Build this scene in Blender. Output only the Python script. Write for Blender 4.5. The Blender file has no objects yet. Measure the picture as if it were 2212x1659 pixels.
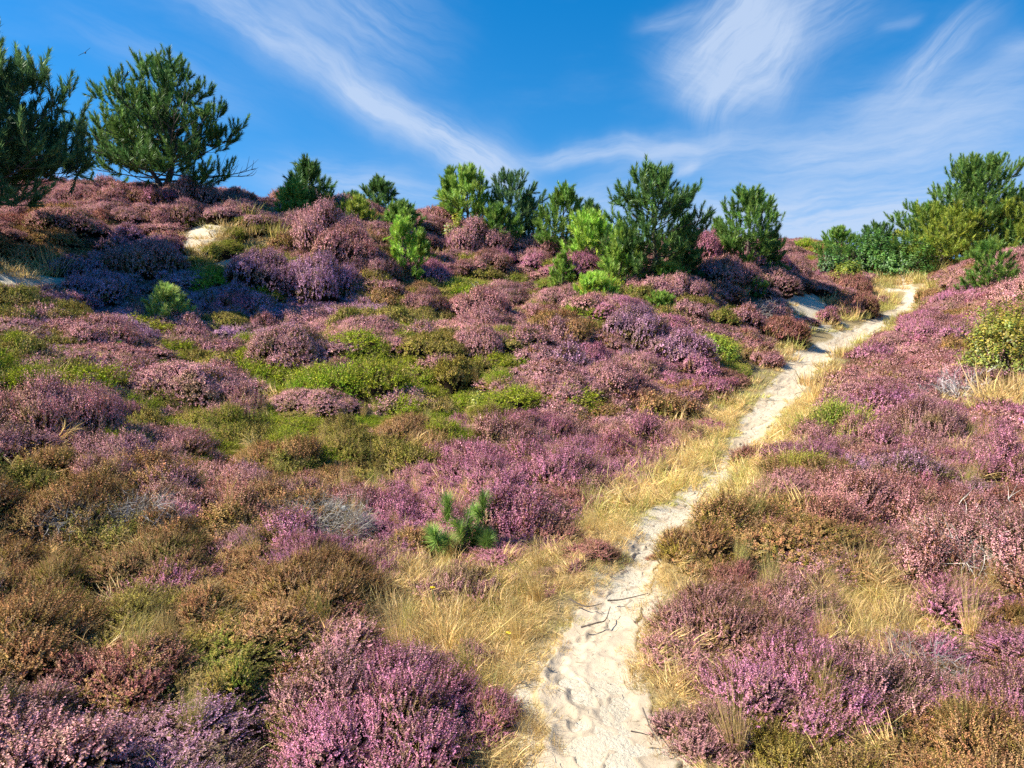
import bpy, math, random
import numpy as np
from mathutils import Vector
R_ = math.radians
rng = np.random.default_rng(7)
random.seed(7)
SC = bpy.context.scene
COL = SC.collection

# ------------------------------------------------------------------ camera, world, sun, exposure
FPX, CXP, CYP = 2212 * 25.0 / 36.0, 1106.0, 829.5      # photograph measured at 2212 x 1659
PITCH = R_(10.0)
EYE = np.array([0.0, 0.0, 1.65])
cam_d = bpy.data.cameras.new('camera'); cam = bpy.data.objects.new('camera', cam_d); COL.objects.link(cam)
cam.location = EYE; cam.rotation_euler = (R_(80.0), 0, 0)
cam_d.lens = 25.0; cam_d.sensor_width = 36.0; cam_d.clip_start = 0.05; cam_d.clip_end = 5000
SC.camera = cam
SUN_EL, SUN_AZ = R_(44.0), R_(-97.0)                    # azimuth clockwise from +Y
sun_dir = Vector((math.sin(SUN_AZ) * math.cos(SUN_EL), math.cos(SUN_AZ) * math.cos(SUN_EL), math.sin(SUN_EL)))
sun_d = bpy.data.lights.new('sun', 'SUN'); sun = bpy.data.objects.new('sun', sun_d); COL.objects.link(sun)
sun_d.energy = 5.0; sun_d.angle = R_(0.53); sun_d.color = (1.0, 0.92, 0.78)
sun.rotation_euler = sun_dir.to_track_quat('Z', 'Y').to_euler()
SC.view_settings.view_transform = 'Standard'; SC.view_settings.look = 'None'
SC.view_settings.exposure = 1.02; SC.view_settings.gamma = 1.0; SC.view_settings.use_curve_mapping = False
cy = SC.cycles
cy.max_bounces = 5; cy.diffuse_bounces = 3; cy.glossy_bounces = 1; cy.transmission_bounces = 3; cy.transparent_max_bounces = 4
cy.use_denoising = False

def px_dir(px, py):
    X = (px - CXP); Y = (CYP - py)
    c, s = math.cos(PITCH), math.sin(PITCH)
    return np.array([X, Y * s + FPX * c, Y * c - FPX * s]) / FPX

def project(x, y, z):
    c, s = math.cos(PITCH), math.sin(PITCH)
    dz = np.asarray(z) - EYE[2]; y = np.asarray(y)
    f = y * c - dz * s; u = y * s + dz * c
    f = np.where(f > 0.05, f, 0.05)
    return CXP + FPX * np.asarray(x) / f, CYP - FPX * u / f, f

# ---- sky
W = bpy.data.worlds.new('World'); SC.world = W; W.use_nodes = True
NT = W.node_tree; NT.nodes.clear()
class G:
    def __init__(s, nt): s.nt = nt
    def n(s, t, **kw):
        o = s.nt.nodes.new(t)
        for k, v in kw.items(): setattr(o, k, v)
        return o
    def put(s, sock, v):
        if isinstance(v, bpy.types.NodeSocket): s.nt.links.new(v, sock)
        elif v is not None: sock.default_value = v
    def m(s, op, a, b=None, c=None, clamp=False):
        o = s.n('ShaderNodeMath', operation=op, use_clamp=clamp)
        for i, v in enumerate((a, b, c)):
            if v is not None: s.put(o.inputs[i], v)
        return o.outputs[0]
    def noise(s, vec, scale, detail=3, rough=.5, dist=0.0):
        o = s.n('ShaderNodeTexNoise'); s.put(o.inputs['Vector'], vec)
        o.inputs['Scale'].default_value = scale; o.inputs['Detail'].default_value = detail
        o.inputs['Roughness'].default_value = rough; o.inputs['Distortion'].default_value = dist
        return o.outputs['Fac']
    def mixc(s, f, a, b, blend='MIX'):
        o = s.n('ShaderNodeMix', data_type='RGBA', blend_type=blend)
        s.put(o.inputs[0], f); s.put(o.inputs[6], a); s.put(o.inputs[7], b)
        return o.outputs[2]
    def comb(s, x, y, z):
        o = s.n('ShaderNodeCombineXYZ')
        for i, v in enumerate((x, y, z)): s.put(o.inputs[i], v)
        return o.outputs[0]
    def ramp(s, f, lo, hi, a=0.0, b=1.0):
        o = s.n('ShaderNodeMapRange', interpolation_type='SMOOTHSTEP')
        s.put(o.inputs[0], f); s.put(o.inputs[1], lo); s.put(o.inputs[2], hi); s.put(o.inputs[3], a); s.put(o.inputs[4], b)
        return o.outputs[0]

g = G(NT)
sky = g.n('ShaderNodeTexSky', sky_type='NISHITA')
sky.sun_disc = False; sky.sun_elevation = SUN_EL; sky.sun_rotation = SUN_AZ % (2 * math.pi)
sky.air_density = 1.0; sky.dust_density = 0.3; sky.ozone_density = 2.0
hs = g.n('ShaderNodeHueSaturation'); hs.inputs['Saturation'].default_value = 1.50; hs.inputs['Hue'].default_value = 0.5; hs.inputs['Value'].default_value = 1.0
NT.links.new(sky.outputs[0], hs.inputs['Color'])
smap = g.n('ShaderNodeMapping'); smap.inputs['Scale'].default_value = (1, 1, .75); smap.inputs['Location'].default_value = (0, 0, .20)
stc = g.n('ShaderNodeTexCoord'); NT.links.new(stc.outputs['Generated'], smap.inputs[0]); NT.links.new(smap.outputs[0], sky.inputs[0])
tc = g.n('ShaderNodeTexCoord'); sep = g.n('ShaderNodeSeparateXYZ'); NT.links.new(tc.outputs['Generated'], sep.inputs[0])
az = g.m('ARCTAN2', sep.outputs[0], sep.outputs[1]); el = g.m('ARCSINE', sep.outputs[2])
uv = g.comb(az, el, 0.0)
wn1 = g.noise(uv, 4.0, 5); wn2 = g.noise(g.comb(g.m('ADD', az, 7.3), el, 2.0), 4.0, 5)
azw = g.m('ADD', az, g.m('MULTIPLY', g.m('SUBTRACT', wn1, .5), .15))
elw = g.m('ADD', el, g.m('MULTIPLY', g.m('SUBTRACT', wn2, .5), .10))
def azel(px, py):
    d = px_dir(px, py); d = d / np.linalg.norm(d)
    return math.atan2(d[0], d[1]), math.asin(d[2])
# cirrus streaks: from, to (photo pixels turned into sky directions), half width in px, strength, softness of the fibres
STREAKS = [
    (380, -60, 790, 200, 34, .50), (740, 150, 900, 290, 30, .80), (860, 250, 1110, 380, 40, .80), (420, -90, 820, 130, 80, .12),
    (560, -80, 900, 120, 120, .30), (180, 40, 560, 230, 45, .16), (1000, 330, 1110, 380, 70, .35),
    (1640, -60, 1500, 150, 62, .75), (1680, 0, 1560, 240, 70, .75), (1440, 130, 1640, 200, 44, .50), (1600, 60, 1860, -80, 90, .4),
    (2110, 60, 1880, 250, 34, .55), (2230, 140, 1960, 290, 50, .26), (1120, 325, 1500, 312, 20, .50),
    (1330, 345, 1700, 300, 34, .45), (1620, 350, 2200, 300, 50, .50), (1760, 270, 2240, 240, 60, .35),
    (1440, 385, 1505, 345, 10, .50), (1420, 500, 2300, 450, 80, .85), (600, 370, 960, 425, 46, .42),
    (1170, 440, 1400, 420, 40, .40), (2150, 130, 2260, 120, 20, .3), (80, 390, 260, 400, 30, .25),
    (1400, 60, 1500, 20, 16, .3), (1900, 55, 1980, 35, 12, .2),
]
tot = None
for (x1, y1, x2, y2, wp, st) in STREAKS:
    a1, e1 = azel(x1, y1); a2, e2 = azel(x2, y2)
    ca, ce = (a1 + a2) / 2, (e1 + e2) / 2; L = math.hypot(a2 - a1, e2 - e1) / 2; ux, uy = (a2 - a1) / (2 * L), (e2 - e1) / (2 * L)
    wd = wp / FPX
    da = g.m('SUBTRACT', azw, ca); de = g.m('SUBTRACT', elw, ce)
    s_ = g.m('ADD', g.m('MULTIPLY', da, ux), g.m('MULTIPLY', de, uy)); t_ = g.m('SUBTRACT', g.m('MULTIPLY', da, -uy), g.m('MULTIPLY', de, -ux))
    fib = g.noise(g.comb(g.m('MULTIPLY', s_, 3.0), g.m('MULTIPLY', t_, 20.0), x1 * .01), 3.2, 7, .66)
    fs = g.m('POWER', g.m('ABSOLUTE', g.m('DIVIDE', s_, L * 1.12)), 3.0)
    ft = g.m('POWER', g.m('DIVIDE', t_, wd), 2.0)
    e = g.m('EXPONENT', g.m('MULTIPLY', g.m('ADD', fs, ft), -1.0))
    mk = g.m('MULTIPLY', g.m('MULTIPLY', e, min(1.0, st * 1.25)), g.ramp(fib, .22, .72, .30, 1.1))
    tot = mk if tot is None else g.m('SUBTRACT', g.m('ADD', tot, mk), g.m('MULTIPLY', tot, mk))
veil = g.noise(g.comb(g.m('MULTIPLY', az, 1.0), g.m('MULTIPLY', el, 3.0), 5.0), 2.0, 6, .6)
tot = g.m('ADD', tot, g.ramp(veil, .50, .85, 0.0, .16), clamp=True)
hz = g.ramp(el, -0.02, 0.16, .22, 0.0)
tot = g.m('ADD', tot, hz, clamp=True)
cloudc = (3.1, 3.8, 5.0, 1)
mixed = g.mixc(g.m('MINIMUM', tot, .85), hs.outputs[0], cloudc)
bg = g.n('ShaderNodeBackground'); NT.links.new(mixed, bg.inputs[0]); bg.inputs[1].default_value = 0.093
wo = g.n('ShaderNodeOutputWorld'); NT.links.new(bg.outputs[0], wo.inputs[0])

# ------------------------------------------------------------------ helpers
def vnoise(x, y, seed=0):
    x = np.asarray(x, float); y = np.asarray(y, float)
    xi = np.floor(x).astype(np.int64); yi = np.floor(y).astype(np.int64); fx = x - xi; fy = y - yi
    def h(a, b):
        n = (a * 374761393 + b * 668265263 + seed * 1442695041) & 0xffffffff
        n = ((n ^ (n >> 13)) * 1274126177) & 0xffffffff
        return ((n ^ (n >> 16)) & 0xffff) / 65535.0
    u = fx * fx * (3 - 2 * fx); v = fy * fy * (3 - 2 * fy)
    return (h(xi, yi) * (1 - u) + h(xi + 1, yi) * u) * (1 - v) + (h(xi, yi + 1) * (1 - u) + h(xi + 1, yi + 1) * u) * v
def fbm(x, y, seed=0, o=4):
    s = 0; a = .5; t = 0
    for i in range(o):
        s = s + a * vnoise(x * 2 ** i + i * 13.7, y * 2 ** i - i * 7.1, seed + i); t += a; a *= .5
    return s / t - .5

def mk_mesh(name, V, F, attrs=None, mats=(), mi=None, smooth=False):
    me = bpy.data.meshes.new(name)
    V = np.asarray(V, np.float32); F = np.asarray(F, np.int32); k = F.shape[1]
    me.vertices.add(len(V)); me.vertices.foreach_set('co', V.ravel())
    me.loops.add(F.size); me.loops.foreach_set('vertex_index', F.ravel())
    me.polygons.add(len(F)); me.polygons.foreach_set('loop_start', np.arange(0, F.size, k, dtype=np.int32))
    if mi is not None: me.polygons.foreach_set('material_index', np.asarray(mi, np.int32))
    me.polygons.foreach_set('use_smooth', np.full(len(F), smooth))
    for a, arr in (attrs or {}).items():
        at_ = me.attributes.new(a, 'FLOAT', 'POINT'); at_.data.foreach_set('value', np.asarray(arr, np.float32))
    for m in mats: me.materials.append(m)
    me.update(calc_edges=True)
    return me

def link(name, me, parent=None, loc=(0, 0, 0), rz=0.0):
    o = bpy.data.objects.new(name, me); COL.objects.link(o); o.location = loc; o.rotation_euler = (0, 0, rz)
    if parent is not None: o.parent = parent
    return o
def tag(o, label=None, cat=None, group=None, kind=None):
    if label: o['label'] = label
    if cat: o['category'] = cat
    if group: o['group'] = group
    if kind: o['kind'] = kind
    return o

class Acc:                                       # collects triangle soup with attributes k (kind), j (per piece), rnd (per shoot)
    def __init__(s): s.V = []; s.F = []; s.A = {'k': [], 'j': [], 'rnd': []}; s.n = 0
    def add(s, V, F, k, j, rnd):
        V = np.asarray(V, float); s.V.append(V); s.F.append(np.asarray(F) + s.n); s.n += len(V)
        for nm, v in (('k', k), ('j', j), ('rnd', rnd)):
            s.A[nm].append(np.broadcast_to(np.asarray(v, float), (len(V),)))
    def place(s, T, P, D, scale=1.0, rnd=None, roll=None, r=rng):
        """copies of the templates T at points P, their +Z along D"""
        P = np.asarray(P, float); D = np.asarray(D, float); n = len(P)
        if n == 0: return
        D = D / np.maximum(np.linalg.norm(D, axis=1, keepdims=True), 1e-9)
        a = np.where(np.abs(D[:, 2:3]) > .95, [[1.0, 0, 0]], [[0, 0, 1.0]])
        X = np.cross(a, D); X /= np.linalg.norm(X, axis=1, keepdims=True); Y = np.cross(D, X)
        ro = r.uniform(0, 2 * np.pi, n) if roll is None else np.broadcast_to(roll, (n,))
        c, q = np.cos(ro)[:, None], np.sin(ro)[:, None]
        X, Y = X * c + Y * q, Y * c - X * q
        scale = np.broadcast_to(scale, (n,)); rnd = r.uniform(0, 1, n) if rnd is None else rnd
        tid = r.integers(0, len(T), n)
        for i, t in enumerate(T):
            w = np.where(tid == i)[0]
            if len(w) == 0: continue
            tv = t['V'][None] * scale[w][:, None, None]
            V = P[w][:, None] + tv[..., 0:1] * X[w][:, None] + tv[..., 1:2] * Y[w][:, None] + tv[..., 2:3] * D[w][:, None]
            nv = t['V'].shape[0]
            F = t['F'][None] + (np.arange(len(w)) * nv)[:, None, None]
            s.add(V.reshape(-1, 3), F.reshape(-1, 3), np.tile(t['k'], len(w)), np.tile(t['j'], len(w)), np.repeat(rnd[w], nv))
    def tube(s, pts, rad, sides=5, k=0.0, j=.5, rnd=.5):
        pts = np.asarray(pts, float); rad = np.broadcast_to(rad, (len(pts),))
        d = np.gradient(pts, axis=0); d /= np.maximum(np.linalg.norm(d, axis=1, keepdims=True), 1e-9)
        a = np.array([0.31, 0.95, 0.05]) if abs(d[0] @ np.array([0.31, 0.95, 0.05])) < .9 else np.array([1.0, 0, 0])
        X = np.cross(a, d); X /= np.maximum(np.linalg.norm(X, axis=1, keepdims=True), 1e-9); Y = np.cross(d, X)
        th = np.arange(sides) * 2 * np.pi / sides
        V = pts[:, None] + rad[:, None, None] * (np.cos(th)[None, :, None] * X[:, None] + np.sin(th)[None, :, None] * Y[:, None])
        n = len(pts); F = []
        for i in range(n - 1):
            for q in range(sides):
                a0 = i * sides + q; a1 = i * sides + (q + 1) % sides; b0 = a0 + sides; b1 = a1 + sides
                F += [(a0, a1, b1), (a0, b1, b0)]
        top = (n - 1) * sides
        F += [(top, top + q, top + q + 1) for q in range(1, sides - 1)]
        s.add(V.reshape(-1, 3), np.array(F), k, j, rnd)
    def mesh(s, name, mats, smooth=False):
        return mk_mesh(name, np.concatenate(s.V), np.concatenate(s.F), {a: np.concatenate(v) for a, v in s.A.items()}, mats, smooth=smooth)

# ------------------------------------------------------------------ terrain height
PATH_PX = [(1330, 1640, .02), (1292, 1500, -.02), (1272, 1400, -.08), (1325, 1300, -.15), (1382, 1200, -.22), (1428, 1130, -.30), (1482, 1090, -.34),
           (1530, 1045, -.43), (1566, 1000, -.50), (1612, 948, -.55), (1645, 900, -.60), (1688, 850, -.60), (1727, 800, -.55), (1783, 758, -.46), (1850, 722, -.30),
           (1912, 690, -.08), (1965, 650, .25)]
PATH_HW = [.25, .24, .19, .16, .13, .12, .12, .09, .10, .16, .21, .25, .28, .28, .28, .26, .22]
pts = []; pc = []
for px, py, z in PATH_PX:
    d = px_dir(px, py); t = (z - EYE[2]) / d[2]; p = EYE + d * t; pts.append(p); pc.append(p)
CTRL = """0,400,19 200,410,20.5 370,445,20 560,457,20 700,470,21 900,472,22.5 1050,500,23 1100,525,22 1220,530,22 1350,560,20 1410,578,18.5
1500,560,21 1610,560,22 1700,530,34 1760,530,38 1850,560,34 2000,572,28 2100,572,27 2212,548,24
0,480,15.5 250,520,16.5 450,540,16.5 650,530,17.5 900,580,18 1150,600,18 1300,640,16.5 0,580,12.5 250,620,13.5 500,650,14.5 750,650,15 1000,680,14.8
1250,720,13.8 1500,700,15.5 1650,660,18.5 0,720,9.5 250,750,10.3 500,770,11 800,780,11.3 1100,800,11.2 1400,800,12.2 1550,780,13.4
0,880,6.6 250,900,7.3 550,920,7.7 850,930,8 1150,930,8.3 1400,920,8.9 0,1050,4.3 300,1080,4.5 600,1080,4.8 900,1080,5.1 1200,1060,5.5 1400,1030,6.2
0,1300,2.9 300,1300,3.0 600,1300,3.1 900,1300,3.2 1100,1300,3.3 0,1550,1.95 400,1550,2.05 800,1550,2.1 1000,1600,2.0
1600,1450,2.35 2000,1450,2.3 1600,1200,3.9 2100,1200,3.9 2100,1600,1.85 1700,1050,5.5 2150,1050,5.3 1800,920,7.9 2150,920,7.4 1850,820,11 2150,820,10.2
1900,740,14.5 2150,740,13.5 2050,670,18 2200,640,17 2150,600,22"""
for tok in CTRL.split():
    px, py, d = map(float, tok.split(',')); v = px_dir(px, py); p = EYE + v * (d / v[1]); p[2] -= .22 if d > 3 else .30; pts.append(p)
for p in [(-30, 30, 2.2), (-15, 29, 2.0), (-5, 32, 1.3), (3, 33, .9), (11, 48, 1.0), (20, 52, 1.2), (34, 45, .6), (-35, 12, 4.0), (-18, 5, 2.2), (-12, 0, 1.5), (-6, -1, .9), (-3, 0, .25), (0, -3, .3),
          (3, -1, .1), (8, 0, 0), (13, 5, -.1), (20, 12, .3), (28, 22, 1.2), (0, 60, -1.5), (30, 70, -1.5), (-40, 60, -1), (50, 30, -.5), (-50, 30, 1), (0, -20, 0), (-40, -10, 1), (40, -10, 0)]:
    pts.append(np.array(p, float))
pts = np.array(pts)
def _k(r2): return np.where(r2 > 1e-9, .5 * r2 * np.log(np.maximum(r2, 1e-9)), 0)
_n = len(pts); _A = np.zeros((_n + 3, _n + 3)); _dx = pts[:, None, :2] - pts[None, :, :2]
_A[:_n, :_n] = _k((_dx ** 2).sum(-1)) + np.eye(_n) * np.where(np.arange(_n) < len(PATH_PX), .002, .03)[:, None]
_A[:_n, _n] = 1; _A[:_n, _n + 1:] = pts[:, :2]; _A[_n, :_n] = 1; _A[_n + 1:, :_n] = pts[:, :2].T
_w = np.linalg.solve(_A, np.concatenate([pts[:, 2], [0, 0, 0]]))
def base_h(x, y):
    x = np.asarray(x, float); y = np.asarray(y, float); sh = x.shape; x = x.ravel(); y = y.ravel(); out = np.empty(len(x))
    for i in range(0, len(x), 20000):
        a, b = x[i:i + 20000], y[i:i + 20000]
        r2 = (a[:, None] - pts[None, :, 0]) ** 2 + (b[:, None] - pts[None, :, 1]) ** 2
        out[i:i + 20000] = _k(r2) @ _w[:_n] + _w[_n] + a * _w[_n + 1] + b * _w[_n + 2]
    r = np.hypot(x, y - 12); f = np.clip((r - 42) / 45, 0, 1); f = f * f * (3 - 2 * f)
    return (np.clip(out, -6, 6) * (1 - f) - 3.0 * f).reshape(sh)
# path centre line, resampled
pc = np.array(pc); _e = pc[0] - pc[1]
pl = np.concatenate([[pc[0] + np.array([0.2, -2.2, 0])], [pc[0] + np.array([.02, -.8, 0])], pc, [pc[-1] + (pc[-1] - pc[-2]) * np.array([.7, 1.2, 0])]])
hwl = np.array([.26, .26] + PATH_HW + [.12])
def catmull(P, m):
    P = np.asarray(P); Q = np.concatenate([[2 * P[0] - P[1]], P, [2 * P[-1] - P[-2]]]); out = []
    for i in range(1, len(Q) - 2):
        t = np.linspace(0, 1, m, endpoint=False)[:, None]
        out.append(.5 * (2 * Q[i] + (Q[i + 1] - Q[i - 1]) * t + (2 * Q[i - 1] - 5 * Q[i] + 4 * Q[i + 1] - Q[i + 2]) * t * t + (3 * Q[i] - Q[i - 1] - 3 * Q[i + 1] + Q[i + 2]) * t ** 3))
    out.append([P[-1]]); return np.concatenate(out)
PL = catmull(pl[:, :2], 40); PHW = catmull(hwl[:, None], 40)[:, 0]
_s = np.concatenate([[0], np.cumsum(np.hypot(*np.diff(PL, axis=0).T))])
SS = np.arange(0, _s[-1], .05); PL = np.stack([np.interp(SS, _s, PL[:, 0]), np.interp(SS, _s, PL[:, 1])], 1); PHW = np.interp(SS, _s, PHW)
PT = np.gradient(PL, axis=0); PT /= np.linalg.norm(PT, axis=1, keepdims=True); PN = np.stack([PT[:, 1], -PT[:, 0]], 1)   # to the right
def path_dist(x, y):
    """signed distance from the path edge (negative on the path) and side (+1 right)"""
    x = np.asarray(x, float).ravel(); y = np.asarray(y, float).ravel(); D = np.empty(len(x)); S = np.empty(len(x))
    P2 = PL[::3]; N2 = PN[::3]; H2 = PHW[::3]
    for i in range(0, len(x), 8000):
        dx = x[i:i + 8000, None] - P2[None, :, 0]; dy = y[i:i + 8000, None] - P2[None, :, 1]
        r2 = dx * dx + dy * dy; k = r2.argmin(1); q = np.arange(len(k))
        D[i:i + 8000] = np.sqrt(r2[q, k]) - H2[k]; S[i:i + 8000] = np.sign(dx[q, k] * N2[k, 0] + dy[q, k] * N2[k, 1])
    return D, S
def H(x, y, fine=True):
    x = np.asarray(x, float); y = np.asarray(y, float); sh = x.shape
    z = base_h(x, y).ravel(); D, _ = path_dist(x, y); D = D.reshape(-1)
    near = np.clip((D - .1) / (1.2 + 2.6 * np.clip((y.ravel() - 7) / 5, 0, 1)), 0, 1); far = np.clip((y.ravel() - 5) / 8, 0.25, 1)
    xr, yr = x.ravel(), y.ravel()
    z = z + near * (fbm(xr / 3.0, yr / 3.0, 3, 3) * 1.15 * far + fbm(xr / 1.0, yr / 1.0, 9, 2) * .42 * (.5 + .5 * far))
    if fine:
        z = z - .06 * (1 - np.clip((D + .06) / .16, 0, 1))       # the worn groove of the path
    return z.reshape(sh)
def Hs(x, y): return float(H(np.array([x]), np.array([y]))[0])
def at(px, py, tmin=1.2, tmax=60):
    """where the ray of a photo point meets the ground"""
    v = px_dir(px, py); t = np.concatenate([np.arange(tmin, 12, .06), np.arange(12, tmax, .15)])
    P = EYE + v * t[:, None]; h = base_h(P[:, 0], P[:, 1]); b = np.where(P[:, 2] < h)[0]
    k = b[0] if len(b) else np.argmin(P[:, 2] - h)
    return P[k, 0], P[k, 1]

# ------------------------------------------------------------------ materials
def new_mat(name):
    m = bpy.data.materials.new(name); m.use_nodes = True; m.node_tree.nodes.clear(); return m, G(m.node_tree)
def attr(g, name, typ='GEOMETRY'):
    return g.n('ShaderNodeAttribute', attribute_type=typ, attribute_name=name)
def plant_mat(name, wood=(.085, .062, .048), transl=.28, gloss=0.0, rough=.5, dry=0.0, drift=False):
    m, g = new_mat(name)
    k = attr(g, 'k').outputs['Fac']; j = attr(g, 'j').outputs['Fac']; rd = attr(g, 'rnd').outputs['Fac']
    tint = attr(g, 'tint', 'INSTANCER').outputs['Color']; leaf = attr(g, 'leaf', 'INSTANCER').outputs['Color']; bloom = attr(g, 'bloom', 'INSTANCER').outputs['Fac']
    isf = g.m('MULTIPLY', g.m('GREATER_THAN', k, .75), g.m('LESS_THAN', rd, bloom))
    fade = g.m('MULTIPLY', g.ramp(g.m('FRACT', g.m('MULTIPLY', rd, 53.0)), .45, 1.0), dry)
    c = g.mixc(isf, leaf, g.mixc(fade, tint, (.40, .27, .17, 1)))
    if drift:
        gp = g.n('ShaderNodeNewGeometry').outputs['Position']
        n1 = g.ramp(g.noise(gp, 3.4, 4, .65),   .54, .68, 0.0, .6); n2 = g.ramp(g.noise(gp, 1.7, 4, .65), .54, .70, 0.0, .45)
        c = g.mixc(n1, c, (.40, .25, .13, 1)); c = g.mixc(n2, c, (.27, .25, .05, 1))
        c = g.mixc(g.m('GREATER_THAN', rd, .90), c, (.05, .034, .02, 1))  # dead brown inner shoots, coloured darker still to paint shade inside the bush
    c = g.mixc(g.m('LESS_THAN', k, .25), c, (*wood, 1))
    c = g.mixc(1.0, c, g.comb(*[g.m('ADD', .55, g.m('MULTIPLY', j, .9))] * 3), 'MULTIPLY')
    hv = g.n('ShaderNodeHueSaturation'); g.put(hv.inputs['Color'], c)
    g.put(hv.inputs['Hue'], g.m('ADD', .48, g.m('MULTIPLY', g.m('FRACT', g.m('MULTIPLY', rd, 37.0)), .04)))
    g.put(hv.inputs['Value'], g.m('ADD', .78, g.m('MULTIPLY', g.m('FRACT', g.m('MULTIPLY', rd, 91.0)), .44)))
    c = hv.outputs[0]
    d = g.n('ShaderNodeBsdfDiffuse'); g.put(d.inputs[0], c)
    t = g.n('ShaderNodeBsdfTranslucent'); g.put(t.inputs[0], c)
    mx = g.n('ShaderNodeMixShader'); mx.inputs[0].default_value = transl
    m.node_tree.links.new(d.outputs[0], mx.inputs[1]); m.node_tree.links.new(t.outputs[0], mx.inputs[2]); out = mx.outputs[0]
    if gloss > 0:
        gl = g.n('ShaderNodeBsdfGlossy'); gl.inputs['Roughness'].default_value = rough; gl.inputs[0].default_value = (.8, .85, .9, 1)
        m2 = g.n('ShaderNodeMixShader'); m2.inputs[0].default_value = gloss
        m.node_tree.links.new(out, m2.inputs[1]); m.node_tree.links.new(gl.outputs[0], m2.inputs[2]); out = m2.outputs[0]
    o = g.n('ShaderNodeOutputMaterial'); m.node_tree.links.new(out, o.inputs[0])
    return m
M_HEATH = plant_mat('heather_sprigs', wood=(.03, .021, .015), transl=.12, dry=.75, drift=True)  # wood colour darkened to paint shade into the gaps between sprigs
M_GRASS = plant_mat('grass_blades', transl=.35, gloss=.04)
M_NEEDLE = plant_mat('pine_needles', transl=.32, gloss=.025, rough=.45)
M_DEAD = plant_mat('dead_twigs', wood=(.20, .185, .17), transl=0)
def simple(name, col, rough=.8, bump=None):
    m, g = new_mat(name); b = g.n('ShaderNodeBsdfPrincipled'); b.inputs['Roughness'].default_value = rough
    tcn = g.n('ShaderNodeTexCoord'); nz = g.noise(tcn.outputs['Object'], 14.0, 4, .6)
    g.put(b.inputs['Base Color'], g.mixc(nz, (*[c * .6 for c in col], 1), (*[min(1, c * 1.4) for c in col], 1)))
    if bump:
        bp = g.n('ShaderNodeBump'); bp.inputs['Strength'].default_value = bump; bp.inputs['Distance'].default_value = .02
        g.put(bp.inputs['Height'], g.noise(tcn.outputs['Object'], 22.0, 4, .7)); m.node_tree.links.new(bp.outputs[0], b.inputs['Normal'])
    o = g.n('ShaderNodeOutputMaterial'); m.node_tree.links.new(b.outputs[0], o.inputs[0]); return m
M_BARK = simple('pine_bark', (.10, .078, .062), .9, .8)
M_BIRD = simple('dark_plumage', (.03, .028, .03), .7)
M_WHITE = simple('seed_down', (.75, .74, .68), .9)
M_YEL = simple('yellow_petals', (.75, .55, .02), .6)
M_GREENST = simple('green_stalk', (.12, .16, .04), .6)
# ground: brown litter, olive moss, pale sand and lichen by attribute
M_GROUND, g = new_mat('heath_soil')
gtc = g.n('ShaderNodeTexCoord').outputs['Object']
c = g.mixc(g.ramp(g.noise(gtc, 1.3, 5, .6), .35, .65), (.085, .06, .035, 1), (.10, .10, .03, 1))
c = g.mixc(g.ramp(g.noise(gtc, 40.0, 4, .7), .3, .7), c, (.05, .04, .025, 1))
c = g.mixc(attr(g, 'straw').outputs['Fac'], c, g.mixc(g.ramp(g.noise(gtc, 60.0, 4, .7), .35, .65), (.40, .30, .14, 1), (.17, .13, .06, 1)))
sand_c = g.mixc(g.ramp(g.noise(gtc, 7.0, 5, .7), .3, .75), (.50, .43, .31, 1), (.62, .54, .41, 1))
c = g.mixc(g.ramp(g.m('ADD', attr(g, 'sandy').outputs['Fac'], g.m('MULTIPLY', g.m('SUBTRACT', g.noise(gtc, 26.0, 6, .75), .5), 1.3)), .38, .62), c, sand_c)
b = g.n('ShaderNodeBsdfPrincipled'); g.put(b.inputs['Base Color'], c); b.inputs['Roughness'].default_value = .95
bp = g.n('ShaderNodeBump'); bp.inputs['Strength'].default_value = .8; bp.inputs['Distance'].default_value = .02
g.put(bp.inputs['Height'], g.noise(gtc, 45.0, 5, .7)); M_GROUND.node_tree.links.new(bp.outputs[0], b.inputs['Normal'])
M_GROUND.node_tree.links.new(b.outputs[0], g.n('ShaderNodeOutputMaterial').inputs[0])
M_SAND, g = new_mat('pale_dune_sand')
gtc = g.n('ShaderNodeTexCoord').outputs['Object']
c = g.mixc(g.ramp(g.noise(gtc, 3.0, 6, .65), .3, .7), (.42, .335, .23, 1), (.53, .43, .305, 1))
c = g.mixc(g.ramp(g.noise(gtc, 160.0, 3, .7), .62, .75, 0, .55), c, (.25, .19, .12, 1))
c = g.mixc(g.ramp(g.noise(gtc, 22.0, 5, .75), .56, .76, 0, .6), c, (.33, .26, .16, 1))
c = g.mixc(attr(g, 'turf').outputs['Fac'], c, (.42, .33, .16, 1))
c = g.mixc(g.ramp(g.m('ADD', attr(g, 'rim').outputs['Fac'], g.m('MULTIPLY', g.m('SUBTRACT', g.noise(gtc, 26.0, 6, .75), .5), 1.3)), .55, .80, 0, .85), c, (.36, .28, .14, 1))
b = g.n('ShaderNodeBsdfPrincipled'); g.put(b.inputs['Base Color'], c); b.inputs['Roughness'].default_value = .92
bp = g.n('ShaderNodeBump'); bp.inputs['Strength'].default_value = .55; bp.inputs['Distance'].default_value = .012
g.put(bp.inputs['Height'], g.m('ADD', g.noise(gtc, 28.0, 6, .7), g.m('MULTIPLY', g.noise(gtc, 150.0, 3, .6), .3)))
M_SAND.node_tree.links.new(bp.outputs[0], b.inputs['Normal'])
M_SAND.node_tree.links.new(b.outputs[0], g.n('ShaderNodeOutputMaterial').inputs[0])

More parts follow.
